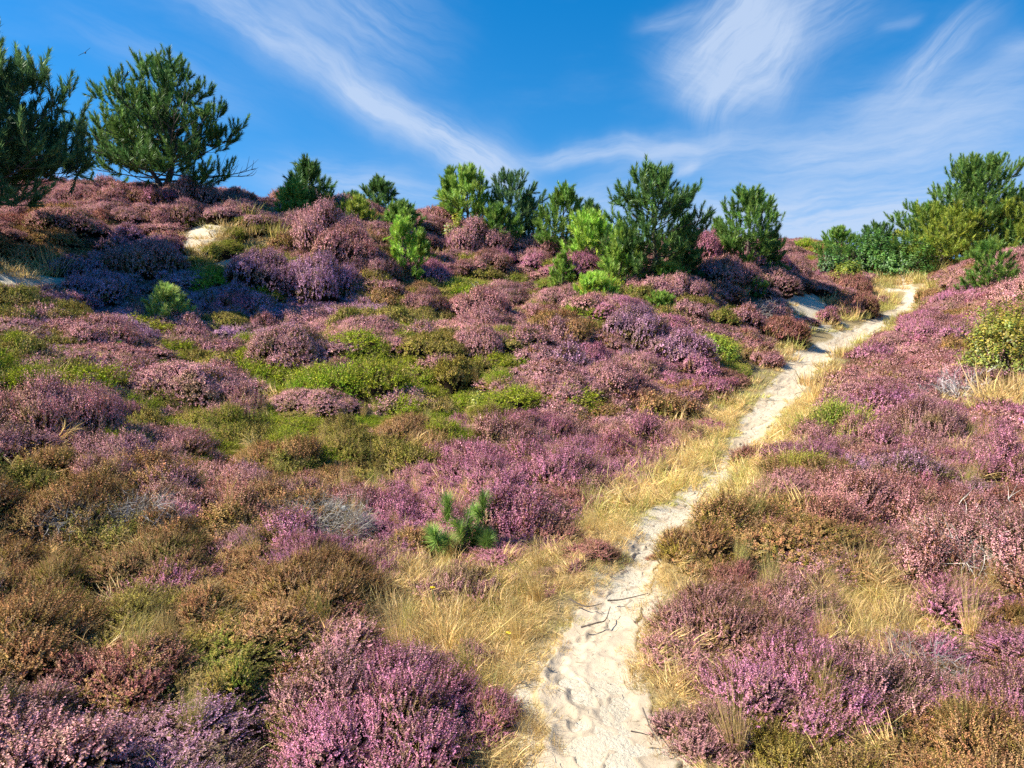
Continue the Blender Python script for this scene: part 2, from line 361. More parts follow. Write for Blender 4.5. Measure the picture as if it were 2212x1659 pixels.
# ------------------------------------------------------------------ what grows where (photo columns of 100 px, rows of 50 px from y=450, turned into ground points by projection)
ROWS = """pppppppppppppppppppppp
bbppyypbppmppppppggppp
bblsyyppgpppmppmppbpwp
plllggppboypppppsppwwp
plmpllllogpogpoppswwmp
oplpolpgogpppmmppswmpy
gopggpppggopmlpywpmppp
opgggggpgogplmmppwpppw
pggpggggggggpmpmpwpmpw
pplggggggggpppmpyyppmm
bblpgogoobmmpmpwympmmp
obpppbbbbmmmmmpyymplmm
booiprbpmmmmrwwyybmrmr
bbooibwmmpmmrwybbrpmpr
bbobrrwmppmmrwwbbrwpwp
bobbbbbwwppwwwbprpoppw
bobbbbbwwwwwwwppppwpip
bbboobrbwwwwwwpppwwwmp
bbbbbblbwwwwwwpbpmwwmm
pbbooommpwwwwpbpmpwppp
pboooommbwwwwpbboppppp
ppoobmppmmwwwwwpppopbm
pploomppmpwwwwpppopbob
lllllmmppmwwwppboyobbb
plllbmlmpbwwwppboobbbb""".split()
def type_at(x, y, z):
    px, py, f = project(x, y, z)
    px = px + rng.normal(0, 50, np.shape(px)); py = py + rng.normal(0, 20, np.shape(py))
    c = np.clip(np.floor(px / 100.5), 0, 21).astype(int); r = np.clip(np.round((py - 450) / 50), 0, len(ROWS) - 1).astype(int)
    return np.array([ROWS[a][b] for a, b in zip(np.ravel(r), np.ravel(c))])
# flower tint, leaf tint, bloom share
TY = {
 'p': ((.74, .36, .37), (.29, .165, .07), .80), 'm': ((.71, .28, .41), (.28, .15, .07), .84), 'l': ((.70, .37, .52), (.27, .16, .08), .80),
 'r': ((.60, .27, .23), (.30, .15, .07), .76), 'b': ((.58, .32, .14), (.28, .19, .05), .65), 'o': ((.48, .38, .09), (.26, .25, .045), .55),
 'i': ((.68, .32, .36), (.28, .16, .08), .78),
 'g': ((.47, .50, .05), (.28, .35, .03), .60), 'y': ((.48, .46, .08), (.30, .32, .05), .6), 'w': ((.50, .40, .17), (.30, .27, .08), .6), 's': ((.5, .42, .22), (.3, .27, .1), .5)}

SAPX, SAPY = at(1006, 1192)
BARE = [(*at(px, py), r) for px, py, r in ((425, 528, .55), (500, 578, .40), (20, 600, .75), (110, 600, .4), (1700, 672, .35), (1640, 715, .30), (1770, 660, .35), (1600, 655, .3), (1940, 625, .3), (1480, 830, .25), (700, 1175, .22))]
def bare_d(x, y):
    x = np.ravel(x); y = np.ravel(y); d = np.full(len(x), 9.0)
    for (bx, by, br) in BARE: d = np.minimum(d, np.hypot((x - bx) / br, (y - by) / (br * 1.3)))
    return d
# ------------------------------------------------------------------ ground sheet
def axis(lo, hi, step0, grow, centre):
    a = [centre]; s = step0
    while a[-1] < hi: a.append(a[-1] + s); s = min(s * grow, 60)
    b = [centre]; s = step0
    while b[-1] > lo: b.append(b[-1] - s); s = min(s * grow, 60)
    return np.array(sorted(set(b[1:] + a)))
gx = axis(-1500, 1500, .09, 1.030, 0.4); gy = axis(-1500, 1500, .09, 1.024, 2.6)
GX, GY = np.meshgrid(gx, gy)
GZ = H(GX, GY)
dpath, _ = path_dist(GX, GY); dpath = dpath.reshape(GX.shape)
nx, ny = len(gx), len(gy); idx = np.arange(nx * ny).reshape(ny, nx)
F = np.stack([idx[:-1, :-1], idx[:-1, 1:], idx[1:, 1:], idx[1:, :-1]], -1).reshape(-1, 4)
ppx, ppy, pf = project(GX.ravel(), GY.ravel(), GZ.ravel())
inv = (GY.ravel() > 1) & (GY.ravel() < 45)
cc = np.clip((ppx / 100.5 - .5), 0, 20.999); rr_ = np.clip((ppy - 450) / 50, 0, len(ROWS) - 1.001)
def soft(ch):
    Mx = np.array([[1.0 if q in ch else 0.0 for q in r] for r in ROWS]); c0 = np.floor(cc).astype(int); r0 = np.floor(rr_).astype(int); fc = cc - c0; fr = rr_ - r0
    v = (Mx[r0, c0] * (1 - fc) + Mx[r0, c0 + 1] * fc) * (1 - fr) + (Mx[r0 + 1, c0] * (1 - fc) + Mx[r0 + 1, c0 + 1] * fc) * fr
    return np.where(inv, v, 0)
nz_ = fbm(GX.ravel() / .5, GY.ravel() / .5, 31, 3)
sandy = np.clip((soft('s') + nz_ * 1.4 - .35) * 4, 0, 1) + np.clip((.16 + nz_ * .30 - dpath.ravel()) * 5, 0, 1)
sandy = np.maximum(sandy, np.clip((1.15 - bare_d(GX, GY) + nz_ * .8) * 3, 0, 1))
straw = np.clip((soft('wy') + nz_ * .8 - .2) * 2.5, 0, 1)
straw = np.maximum(straw, np.clip(1 - (dpath.ravel() - .25) / .35 + nz_, 0, 1))
me = mk_mesh('ground', np.stack([GX.ravel(), GY.ravel(), GZ.ravel()], 1), F, {'sandy': np.clip(sandy, 0, 1), 'straw': straw}, [M_GROUND], smooth=True)
tag(link('ground', me), 'rolling dune ground of brown litter and moss under the heather', None, None, 'structure')

# ------------------------------------------------------------------ sand path with footprints
sv = [0.0]
while sv[-1] < SS[-1]:
    p = PL[min(int(sv[-1] / .05), len(PL) - 1)]; sv.append(sv[-1] + max(.011, .0045 * math.hypot(p[0], p[1])))
sv = np.array(sv); cx_ = np.interp(sv, SS, PL[:, 0]); cyy = np.interp(sv, SS, PL[:, 1]); hw_ = np.interp(sv, SS, PHW)
nxv = np.interp(sv, SS, PN[:, 0]); nyv = np.interp(sv, SS, PN[:, 1])
NC = 56; u = np.linspace(-1, 1, NC)
wob_l = 1 + .85 * fbm(sv / .17, sv * 0, 41, 4); wob_r = 1 + .85 * fbm(sv / .17, sv * 0 + 9, 43, 4)
off = np.where(u[None] < 0, u[None] * (hw_ * wob_l)[:, None], u[None] * (hw_ * wob_r)[:, None]) * 1.12
X = cx_[:, None] + off * nxv[:, None]; Y = cyy[:, None] + off * nyv[:, None]
Z = H(X, Y, fine=False)
prof = -.052 + .035 * np.abs(u) ** 2.5
edge = np.clip((np.abs(u) - .86) / .14, 0, 1)
Z = Z + prof[None] - .05 * edge[None] ** 2 + .022 * fbm(X / .09, Y / .09, 51, 4) + .035 * fbm(X / .45, Y / .45, 57, 2)
r2 = np.random.default_rng(5)
s0 = .1
while s0 < sv[-1] - .3:                                   # footprints: sole and heel dents, in both directions, overlapping
    i = int(np.searchsorted(sv, s0)); side = r2.choice([-1, 1]); o_ = side * hw_[i] * r2.uniform(.0, .70)
    fx = cx_[i] + nxv[i] * o_; fy = cyy[i] + nyv[i] * o_; ang = math.atan2(-nxv[i], nyv[i]) + r2.normal(0, .2)
    ca, sa = math.cos(ang), math.sin(ang)
    lo, hi = np.searchsorted(sv, [s0 - .4, s0 + .4])
    dx = X[lo:hi] - fx; dy = Y[lo:hi] - fy; al = dx * ca + dy * sa; ac = -dx * sa + dy * ca
    dep = r2.uniform(.006, .017)
    for (c0, ra, rb, kk) in ((.07, .085, .050, 1.0), (-.085, .045, .038, .9)):
        q = np.sqrt(((al - c0) / ra) ** 2 + (ac / rb) ** 2)
        Z[lo:hi] -= dep * kk * (1 / (1 + np.exp((q - 1) * 5))) - dep * .45 * np.exp(-((q - 1.25) / .22) ** 2)
    s0 += r2.uniform(.04, .13)
turf = np.clip(1 - np.abs(sv - np.interp(0, [0], [0]) - 0) * 0, 0, 0)[:, None] + np.zeros_like(X)
py_ = project(X, Y, Z)[1]
turf = np.clip(1 - np.abs(py_ - 1015) / 62, 0, 1) * 1.9 + fbm(X / .1, Y / .1, 61, 3) * 1.2
turf = np.where((py_ > 940) & (py_ < 1100), np.clip(turf, 0, 1), 0) * (Y > 3)
ns = len(sv); idx = np.arange(ns * NC).reshape(ns, NC)
F = np.stack([idx[:-1, :-1], idx[:-1, 1:], idx[1:, 1:], idx[1:, :-1]], -1).reshape(-1, 4)
me = mk_mesh('sand_path', np.stack([X.ravel(), Y.ravel(), Z.ravel()], 1), F, {'turf': turf.ravel(), 'rim': (np.zeros_like(X) + np.clip((np.abs(u) - .62) / .36, 0, 1)[None] * .9).ravel()}, [M_SAND], smooth=True)
tag(link('sand_path', me), 'narrow trodden path of pale sand winding through the heather', None, None, 'structure')

# ------------------------------------------------------------------ plant templates
def tpl(V, F, k, j): return {'V': np.array(V, float), 'F': np.array(F, int), 'k': np.array(k, float), 'j': np.array(j, float)}
def sprig(r, L, nfl, nleaf, fs, ls, two=True, sw=.0016):
    V = []; F = []; K = []; J = []
    def tri(a, b, c, k, j): n = len(V); V.extend([a, b, c]); F.append((n, n + 1, n + 2)); K.extend([k] * 3); J.extend([j] * 3)
    bend = r.uniform(-.15, .15, 2) * L
    ax = lambda z: np.array([bend[0] * (z / L) ** 2, bend[1] * (z / L) ** 2, z])
    tri(ax(0) + [sw, 0, 0], ax(0) - [sw, 0, 0], ax(L), 0, .5); tri(ax(0) + [0, sw, 0], ax(0) - [0, sw, 0], ax(L * .9), 0, .5)
    for i in range(nleaf):
        z = L * (.02 + .75 * (i + r.random()) / nleaf); a = r.uniform(0, 6.28); o = np.array([math.cos(a), math.sin(a), 0]); p = np.array([-o[1], o[0], 0])
        ln = ls * r.uniform(.7, 1.3); e = ax(z) + o * ln * .75 + np.array([0, 0, ln * .75])
        tri(ax(z) - p * ln * .16, ax(z) + p * ln * .16, e, .5, r.random())
    for i in range(nfl):
        t = (i + r.random()) / nfl; z = L * (.36 + .62 * t); a = r.uniform(0, 6.28) + i * 2.4; o = np.array([math.cos(a), math.sin(a), 0]); p = np.array([-o[1], o[0], 0])
        s = fs * r.uniform(.75, 1.25) * (1.15 - .5 * t); c0 = ax(z); jj = r.random()
        e = c0 + o * s * 1.0 + np.array([0, 0, s * r.uniform(-.1, .6)])
        tri(c0, e + p * s * .45 + [0, 0, s * .3], e - p * s * .45 + [0, 0, s * .2], 1, jj)
        if two: tri(e + p * s * .45 + [0, 0, s * .3], e + [0, 0, -s * .7], e - p * s * .45 + [0, 0, s * .2], 1, jj)
    return tpl(V, F, K, J)
def feather(r, L, n, ls):                                # leafy green shoot
    V = []; F = []; K = []; J = []
    bend = r.uniform(-.3, .3, 2) * L
    ax = lambda z: np.array([bend[0] * (z / L) ** 2, bend[1] * (z / L) ** 2, z])
    for i in range(n):
        t = (i + r.random()) / n; z = L * t; a = i * 2.4 + r.uniform(-.4, .4); o = np.array([math.cos(a), math.sin(a), 0]); p = np.array([-o[1], o[0], 0])
        ln = ls * (1.1 - .6 * t) * r.uniform(.8, 1.2); e = ax(z) + o * ln * .8 + np.array([0, 0, ln * .8])
        q = len(V); V.extend([ax(z) - p * ln * .2, ax(z) + p * ln * .2, e]); F.append((q, q + 1, q + 2)); K.extend([1 if t > .45 else .5] * 3); J.extend([r.random()] * 3)
    return tpl(V, F, K, J)
def blade(r, L, w, curve, seg=3):
    V = []; F = []; a0 = r.uniform(-.25, .25)
    for i in range(seg + 1):
        t = i / seg; an = a0 + curve * t; z = L * t * math.cos(an * .8); y = L * t * math.sin(an * .8); ww = w * (1 - t * .92)
        V += [(-ww, y, z), (ww, y, z)]
    for i in range(seg): q = 2 * i; F += [(q, q + 1, q + 3), (q, q + 3, q + 2)]
    j = r.random(); return tpl(V, F, [1 if r.random() < .5 else .5] * len(V), [j] * len(V))
def twig(r, L, w, forks=4):
    V = []; F = []
    def strip(p0, d, ln, wd, n=4):
        p = np.array(p0, float); d = np.array(d, float); s = np.cross(d, r.normal(size=3)); s /= np.linalg.norm(s); out = []
        for i in range(n + 1):
            ww = wd * (1 - .8 * i / n); V.append(p - s * ww); V.append(p + s * ww); out.append(p.copy())
            d = d + r.normal(0, .22, 3); d /= np.linalg.norm(d); p = p + d * ln / n
            if i: q = len(V) - 4; F.append((q, q + 1, q + 3)); F.append((q, q + 3, q + 2))
        return out, d
    o, d = strip((0, 0, 0), (0, 0, 1), L, w)
    for i in range(forks):
        strip(o[r.integers(1, len(o))], d + r.normal(0, .7, 3), L * r.uniform(.3, .6), w * .6, 3)
    j = [r.random()] * len(V); return tpl(V, F, [.5] * len(V), j)
def brush(r, Ls, n, nl, nw, spread=(.45, .95)):          # needles round a shoot
    V = []; F = []; K = []; J = []
    for i in range(n):
        t = (i + r.random()) / n; z = Ls * t; a = i * 2.4 + r.uniform(-.5, .5); o = np.array([math.cos(a), math.sin(a), 0]); p = np.array([-o[1], o[0], 0])
        th = r.uniform(*spread) * (1.15 - .55 * t); ln = nl * r.uniform(.75, 1.15) * (1 - .25 * t)
        b = np.array([0, 0, z]) + o * .004; e = b + o * ln * math.sin(th) + np.array([0, 0, ln * math.cos(th)])
        q = len(V); V.extend([b - p * nw, b + p * nw, e]); F.append((q, q + 1, q + 2)); K.extend([1.0 if r.random() < .5 else .5] * 3); J.extend([r.random()] * 3)
    return tpl(V, F, K, J)
def leafy(r, L, n, ls, w=.32):                           # broad leaves along a stem
    V = []; F = []; K = []; J = []
    for i in range(n):
        t = (i + .5) / n; z = L * t; a = (i % 2) * math.pi + r.uniform(-.6, .6); o = np.array([math.cos(a), math.sin(a), 0]); p = np.array([-o[1], o[0], 0])
        ln = ls * r.uniform(.7, 1.2); b = np.array([0, 0, z]); up = r.uniform(.0, .7)
        m = b + o * ln * .5 + np.array([0, 0, ln * .5 * up]); e = b + o * ln + np.array([0, 0, ln * (up - .35)])
        q = len(V); V.extend([b, m - p * ln * w, m + p * ln * w, e]); F += [(q, q + 1, q + 2), (q + 1, q + 3, q + 2)]; K.extend([1 if r.random() < .5 else .5] * 4); J.extend([r.random()] * 4)
    return tpl(V, F, K, J)

def mound(name, R, h, spacing, T, seed, lean=(.20, -.04), up=.75, mat=None, nb=7, jit=.012, tscale=(.75, 1.2), inner=.30, spread=1.1):
    """an uneven cushion: several overlapping clumps of upright shoots with dark clefts between them"""
    r = np.random.default_rng(seed); A = Acc()
    bq = np.sqrt(r.uniform(0, 1, nb)) * .68; bt = np.arange(nb) * 2.4 + r.uniform(-.5, .5, nb); bq[0] = .08
    bc = np.stack([bq * np.cos(bt), bq * np.sin(bt)], 1) * R; br = R * r.uniform(.34, .56, nb); bh = h * r.uniform(.62, 1.12, nb) * (1 - .45 * bq)
    n = int(math.pi * R * R * 2.0 / spacing ** 2)
    th = r.uniform(0, 2 * np.pi, n); q = np.sqrt(r.uniform(0, 1, n)) * 1.1; x = q * R * np.cos(th); y = q * R * np.sin(th)
    dx = x[:, None] - bc[None, :, 0]; dy = y[:, None] - bc[None, :, 1]; wob = 1 + .5 * fbm(np.arctan2(dy, dx) * 1.6, np.broadcast_to(np.arange(nb) * 9.1, dx.shape), seed, 2)
    qq = np.hypot(dx, dy) / (br * wob); zz = bh * np.clip(1 - qq ** 2.4, 0, 1) ** .55
    b = zz.argmax(1); ii = np.arange(n); z = zz[ii, b]; keep = (z > .02) | (r.random(n) < .10); Q = np.clip(qq[ii, b], 0, 1.1)
    x, y, z, b, Q, dx, dy = x[keep], y[keep], z[keep], b[keep], Q[keep], dx[ii, b][keep], dy[ii, b][keep]; n = len(x)
    z = z + fbm(x / .05, y / .05, seed, 2) * .035
    sl = Q ** 2; nrm = np.maximum(np.hypot(dx, dy), 1e-4)
    D = np.stack([dx / nrm * sl * spread, dy / nrm * sl * spread, np.full(n, up)], 1) + np.stack([x, y, 0 * x], 1) / R * .25 + r.normal(0, .17, (n, 3)); D[:, 0] += lean[0]; D[:, 1] += lean[1]
    sc = r.uniform(*tscale, n); TL = max(t['V'][:, 2].max() for t in T); D /= np.linalg.norm(D, axis=1, keepdims=True)
    P = np.stack([x, y, z], 1) - D * (TL * .8 * sc + r.normal(0, .022, n) - .01)[:, None] + r.normal(0, jit, (n, 3))
    patch = fbm(x / .13 + seed, y / .13, seed + 8, 3); bp = r.uniform(-.16, .16, nb)[b]
    rn = np.clip(r.uniform(0, .82, n) + .30 * Q ** 3 - .04 + patch * .75 + bp, 0, .89)
    A.place(T, P, D, sc, rn, r=r)
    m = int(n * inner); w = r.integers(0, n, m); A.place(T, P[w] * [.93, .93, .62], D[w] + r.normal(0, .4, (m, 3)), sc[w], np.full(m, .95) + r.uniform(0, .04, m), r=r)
    na = 9                                               # woody heart of each clump, near black to paint in its shade
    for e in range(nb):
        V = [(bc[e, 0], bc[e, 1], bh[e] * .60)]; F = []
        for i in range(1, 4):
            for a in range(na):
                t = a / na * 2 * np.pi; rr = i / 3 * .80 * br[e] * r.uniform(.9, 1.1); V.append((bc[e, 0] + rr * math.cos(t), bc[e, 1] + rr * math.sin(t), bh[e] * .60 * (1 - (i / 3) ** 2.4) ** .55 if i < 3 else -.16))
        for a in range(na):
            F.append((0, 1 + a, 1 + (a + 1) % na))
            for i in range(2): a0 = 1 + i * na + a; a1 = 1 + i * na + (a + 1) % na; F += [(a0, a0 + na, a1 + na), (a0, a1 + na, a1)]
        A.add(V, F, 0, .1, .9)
    return A.mesh(name, [mat or M_HEATH])

tr = np.random.default_rng(11)
T_N = [sprig(tr, tr.uniform(.09, .15), 20, 9, .0062, .010, two=False) for _ in range(8)]
T_M = [sprig(tr, tr.uniform(.10, .16), 12, 6, .0098, .014, two=False, sw=.002) for _ in range(6)]
T_F = [sprig(tr, .12, 7, 4, .017, .020, two=False, sw=.003) for _ in range(6)]
T_GN = [feather(tr, .08, 22, .011) for _ in range(5)]
T_GM = [feather(tr, .10, 16, .018) for _ in range(5)]
T_GF = [feather(tr, .12, 11, .026) for _ in range(5)]
HN = [mound('heather_near', .30, .24, .0150, T_N, 100 + i, nb=6 + i) for i in range(4)] + [mound('heather_near_large', .50, .30, .0172, T_N, 110 + i, nb=13) for i in range(2)]
HM = [mound('heather_mid', .34, .26, .0215, T_M, 120 + i, nb=6 + i) for i in range(5)]
HF = [mound('heather_far', .40, .28, .0285, T_F, 130 + i, nb=7 + i) for i in range(5)]
HML = [mound('heather_mid_large', .56, .34, .0235, T_M, 125 + i, nb=13) for i in range(2)]
HFL = [mound('heather_far_large', .80, .46, .0345, T_F, 135 + i, nb=17) for i in range(3)]
GNR = [mound('green_near', .30, .16, .018, T_GN, 140 + i, up=.5, nb=8) for i in range(2)]
GM = [mound('green_mid', .36, .19, .024, T_GM, 150 + i, up=.45, nb=9) for i in range(4)]
GF = [mound('green_far', .42, .21, .033, T_GF, 160 + i, up=.45, nb=9) for i in range(3)]

def tuft(name, R, n, Ls, w, curves, seed, spread=.5, mat=None, seg=3):
    r = np.random.default_rng(seed); A = Acc(); T = [blade(r, r.uniform(*Ls), w, r.uniform(*curves), seg) for _ in range(14)]
    th = r.uniform(0, 6.28, n); q = np.sqrt(r.uniform(0, 1, n)); P = np.stack([q * R * np.cos(th), q * R * np.sin(th), np.full(n, -.02)], 1)
    D = np.stack([np.cos(th) * q * spread, np.sin(th) * q * spread, np.ones(n)], 1) + r.normal(0, .22, (n, 3)); D[:, 0] += .12
    A.place(T, P, D, r.uniform(.6, 1.15, n), r=r, roll=None)
    return A.mesh(name, [mat or M_GRASS])
TS = [tuft('short_tuft', .15, 120, (.06, .14), .0022, (.2, 1.3), 200 + i, .9) for i in range(4)]
TM = [tuft('mid_tuft', .22, 130, (.10, .24), .0045, (.2, 1.2), 210 + i, .8) for i in range(3)]
TF = [tuft('far_tuft', .30, 110, (.14, .32), .009, (.2, 1.1), 220 + i, .7) for i in range(3)]
TT = [tuft('tall_tuft', .10, 190, (.25, .50), .0024, (.1, .9), 230 + i, .75, seg=5) for i in range(3)]
TTF = [tuft('tall_tuft_far', .16, 110, (.30, .60), .007, (.1, .9), 240 + i, .7, seg=4) for i in range(2)]

# ------------------------------------------------------------------ prominent mounds seen in the photo: x, y of the middle of the foot, width (photo px), height factor, type
BIG = [
 (860, 1640, 560, .85, 'm'), (1060, 1560, 200, .9, 'm'), (400, 1640, 430, .6, 'l'), (80, 1600, 280, .7, 'p'), (640, 1400, 200, .6, 'l'), (480, 1500, 360, .5, 'o'), (250, 1450, 380, .6, 'o'), (650, 1360, 380, .75, 'b'),
 (80, 1330, 330, .8, 'b'), (330, 1290, 330, .65, 'b'), (470, 1200, 260, .7, 'b'), (150, 1150, 320, .7, 'b'), (40, 1060, 180, .8, 'o'), (90, 960, 280, 1.15, 'p'), (300, 1060, 240, .75, 'b'),
 (350, 1080, 220, .7, 'i'), (490, 1110, 190, .75, 'r'), (560, 1010, 200, .6, 'b'), (850, 1105, 175, .95, 'm'), (870, 1158, 110, .8, 'm'), 
 (1180, 1130, 240, .7, 'm'), (1220, 1060, 260, .7, 'm'), (1060, 1060, 240, .7, 'm'), (1290, 1210, 160, .6, 'r'), (1040, 1215, 110, .5, 'p'),
 (1530, 1215, 225, .95, 'b'), (1690, 1190, 150, .9, 'r'), (1800, 1250, 230, .6, 'p'), (1590, 1420, 420, .72, 'p'), (1470, 1440, 200, .8, 'p'), (1745, 1400, 210, .8, 'm'), (2110, 1330, 290, .72, 'm'),
 (1540, 1610, 250, .85, 'p'), (1860, 1640, 420, .5, 'b'), (2140, 1560, 360, .6, 'p'), (1980, 1480, 380, .5, 'p'), (1830, 1510, 170, .6, 'm'), (2170, 1440, 240, .6, 'p'), (1420, 1200, 60, .8, 'r'),
 (1440, 1030, 110, .7, 'p'), (1370, 985, 120, .8, 'm'), (1260, 1000, 200, .7, 'm'), (1000, 1000, 180, .7, 'm'), (1150, 950, 200, .7, 'm'), (880, 960, 190, .6, 'b'),
 (1225, 830, 140, .8, 'l'), (1375, 770, 150, .9, 'l'), (1560, 850, 80, .8, 'm'), (1640, 1000, 130, .6, 'r'), (700, 560, 175, .95, 'p'), (740, 600, 150, .9, 'p'), (690, 655, 170, .9, 'l'), (800, 620, 130, .8, 'p'),
 (1514, 585, 115, .95, 'm'), (1040, 690, 150, .8, 'p'), (920, 690, 120, .8, 'p'), (1100, 640, 110, .7, 'p'), (1650, 600, 70, .8, 'm'), (1720, 600, 70, .8, 'm'), (1850, 640, 75, .9, 'r'), (1860, 680, 90, .8, 'r'),
 (1790, 700, 60, .8, 'm'), (1690, 740, 130, .6, 'r'), (1420, 650, 100, .7, 'p'), (2010, 650, 60, .9, 'b'), (260, 860, 160, .8, 'p'), (210, 900, 130, .8, 'p'), (520, 960, 160, .8, 'o'), (400, 850, 130, .7, 'p'),
 (850, 560, 60, .8, 'm'), (980, 540, 70, .7, 'm'), (300, 600, 170, .7, 'p'), (200, 640, 160, .7, 'l'), (560, 640, 170, .7, 'l'), (400, 470, 130, .7, 'p'), (620, 480, 130, .7, 'p'), (1080, 560, 70, .7, 'm'),
]
big = []                                                  # x, y, R, hscale, type
for (px, py, w, hf, ty) in BIG:
    x, y = at(px, py); d = math.hypot(x, y); R = w / FPX * math.hypot(y, EYE[2] * .6) * .5
    y += R * .35 * (1 if d > 3 else .4)
    big.append((x, y, R, hf, ty))

# ------------------------------------------------------------------ the rest of the heath: jittered rings of plants
def visible(x, y, z, tol=.25):
    ok = np.ones(len(x), bool); e = EYE + np.array([0, 0, .9])
    for f in np.linspace(.25, .97, 14):
        h = base_h(x * f, y * f); line = e[2] + (z + .5 - e[2]) * f; ok &= h < line + tol
    return ok
def ring(d0, d1, s, seed):
    r = np.random.default_rng(seed)
    X, Y = np.meshgrid(np.arange(-45, 45, s), np.arange(.3, d1 + 1, s * .87)); X = X + (np.arange(X.shape[0]) % 2 * s * .5)[:, None]
    x = X.ravel() + r.uniform(-.42, .42, X.size) * s; y = Y.ravel() + r.uniform(-.42, .42, X.size) * s
    d = np.hypot(x, y); k = (d > d0) & (d <= d1); x, y = x[k], y[k]
    z = H(x, y); px, py, f = project(x, y, z)
    k = (np.abs(px - CXP) < CXP + 90 + 2.6 * FPX / np.maximum(f, 1) * .5) & (py < 2300) & (f > .7); x, y, z = x[k], y[k], z[k]
    k = visible(x, y, z); return x[k], y[k], z[k]
cand = []
for (d0, d1, s, lod, sd) in ((1.3, 4.6, .26, 0, 1), (4.6, 9.5, .33, 1, 2), (9.5, 20, .44, 2, 3), (20, 44, .60, 3, 4)):
    x, y, z = ring(d0, d1, s, sd); cand.append(np.stack([x, y, z, np.full(len(x), lod), np.full(len(x), s)], 1))
cand = np.concatenate(cand); pd_, side_ = path_dist(cand[:, 0], cand[:, 1]); cty = type_at(cand[:, 0], cand[:, 1], cand[:, 2] + .2)
plants = []                                               # x,y,z,R,hs,type,lod,big?
for i, (x, y, z, lod, s) in enumerate(cand):
    ty = cty[i]; d = math.hypot(x, y)
    R = s * random.uniform(.62, 1.15) * (1.0 if random.random() > .16 else 1.6)
    if pd_[i] < R * (.75 if y < 5 else 1.05) + .04 + (.12 if y > 5 and side_[i] > 0 else 0): continue
    gz = .18 if side_[i] > 0 and y < 4.5 else (.10 if y < 3 else .30)       # grassy verge
    if y > 4: gz = .45 * (1 + .8 * float(fbm(x / .8, y / .8, 71, 2)) * 2)
    if pd_[i] < gz + R * .5 and ty not in 'ws' and random.random() < .8: continue
    bd = float(bare_d(x, y)[0])
    if bd < 1.0 and random.random() < .93: continue
    if ty in 'ws':
        if random.random() < (.87 if ty == 'w' else .75): continue
        R *= .6
    if abs(x - SAPX) < .34 and SAPY - .75 < y < SAPY + .16:
        if y > SAPY - .22 and abs(x - SAPX) < .22: continue
        R = min(R, .10)
    inside = False
    for (bx, by, bR, hf, bt) in big:
        if math.hypot(x - bx, y - by) < bR * .72: inside = True; break
    if inside: continue
    if ty in 'ws': ty = random.choice('prb')
    if random.random() < .16 and ty in 'pmlirb': ty = random.choice('ppbrim')
    if random.random() < .22 and ty == 'g': ty = random.choice('ppo')
    plants.append([x, y, z, R, random.uniform(.55, 1.15) * (1.5 if random.random() < .28 and y > 4 else 1), ty, lod, 0])
for (x, y, R, hf, ty) in big:
    d = math.hypot(x, y); lod = 0 if d < 4.6 else 1 if d < 9.5 else 2
    plants.append([x, y, Hs(x, y), R, hf * (.72 if lod == 0 else .85 if lod == 1 else 1.15), ty, lod, 1])
LODH = {0: HN, 1: HM, 2: HF, 3: HF}; LODG = {0: GNR, 1: GM, 2: GF, 3: GF}
NATR = {'heather_near': .30, 'heather_near_large': .50, 'heather_mid': .34, 'heather_mid_large': .56, 'heather_far_large': .80, 'heather_far': .40, 'green_near': .30, 'green_mid': .36, 'green_far': .42}
NATH = {'heather_near': .26, 'heather_near_large': .34, 'heather_mid': .26, 'heather_mid_large': .34, 'heather_far_large': .46, 'heather_far': .30, 'green_near': .18, 'green_mid': .20, 'green_far': .22}
def nat(me): return NATR[me.name.split('.')[0]], NATH[me.name.split('.')[0]]
def choose(p):
    x, y, z, R, hs, ty, lod, bg_ = p; L = (LODG if ty in 'gy' else LODH)[int(lod)]
    if lod == 0 and ty not in 'gy': L = HN[4:] if R > .36 else HN[:4]
    if lod == 1 and ty not in 'gy' and R > .44: L = HML
    if lod >= 2 and ty not in 'gy' and R > .56: L = HFL
    me = random.choice(L); nr, nh = nat(me); s = R / nr
    sz = (hs * R * 1.15 / nh) if bg_ else s * hs * .95 if ty not in 'gy' else s * hs
    return me, (s * random.uniform(.92, 1.08), s * random.uniform(.92, 1.08), sz)
def tints(ty, r=random):
    a, b, c = TY[ty]; v = r.uniform(.88, 1.14); h = r.uniform(-.04, .04)
    a = (a[0] * v * (1 + h), a[1] * v, a[2] * v * (1 - h)); return a, tuple(q * r.uniform(.85, 1.15) for q in b), min(1.0, c * r.uniform(.75, 1.12))

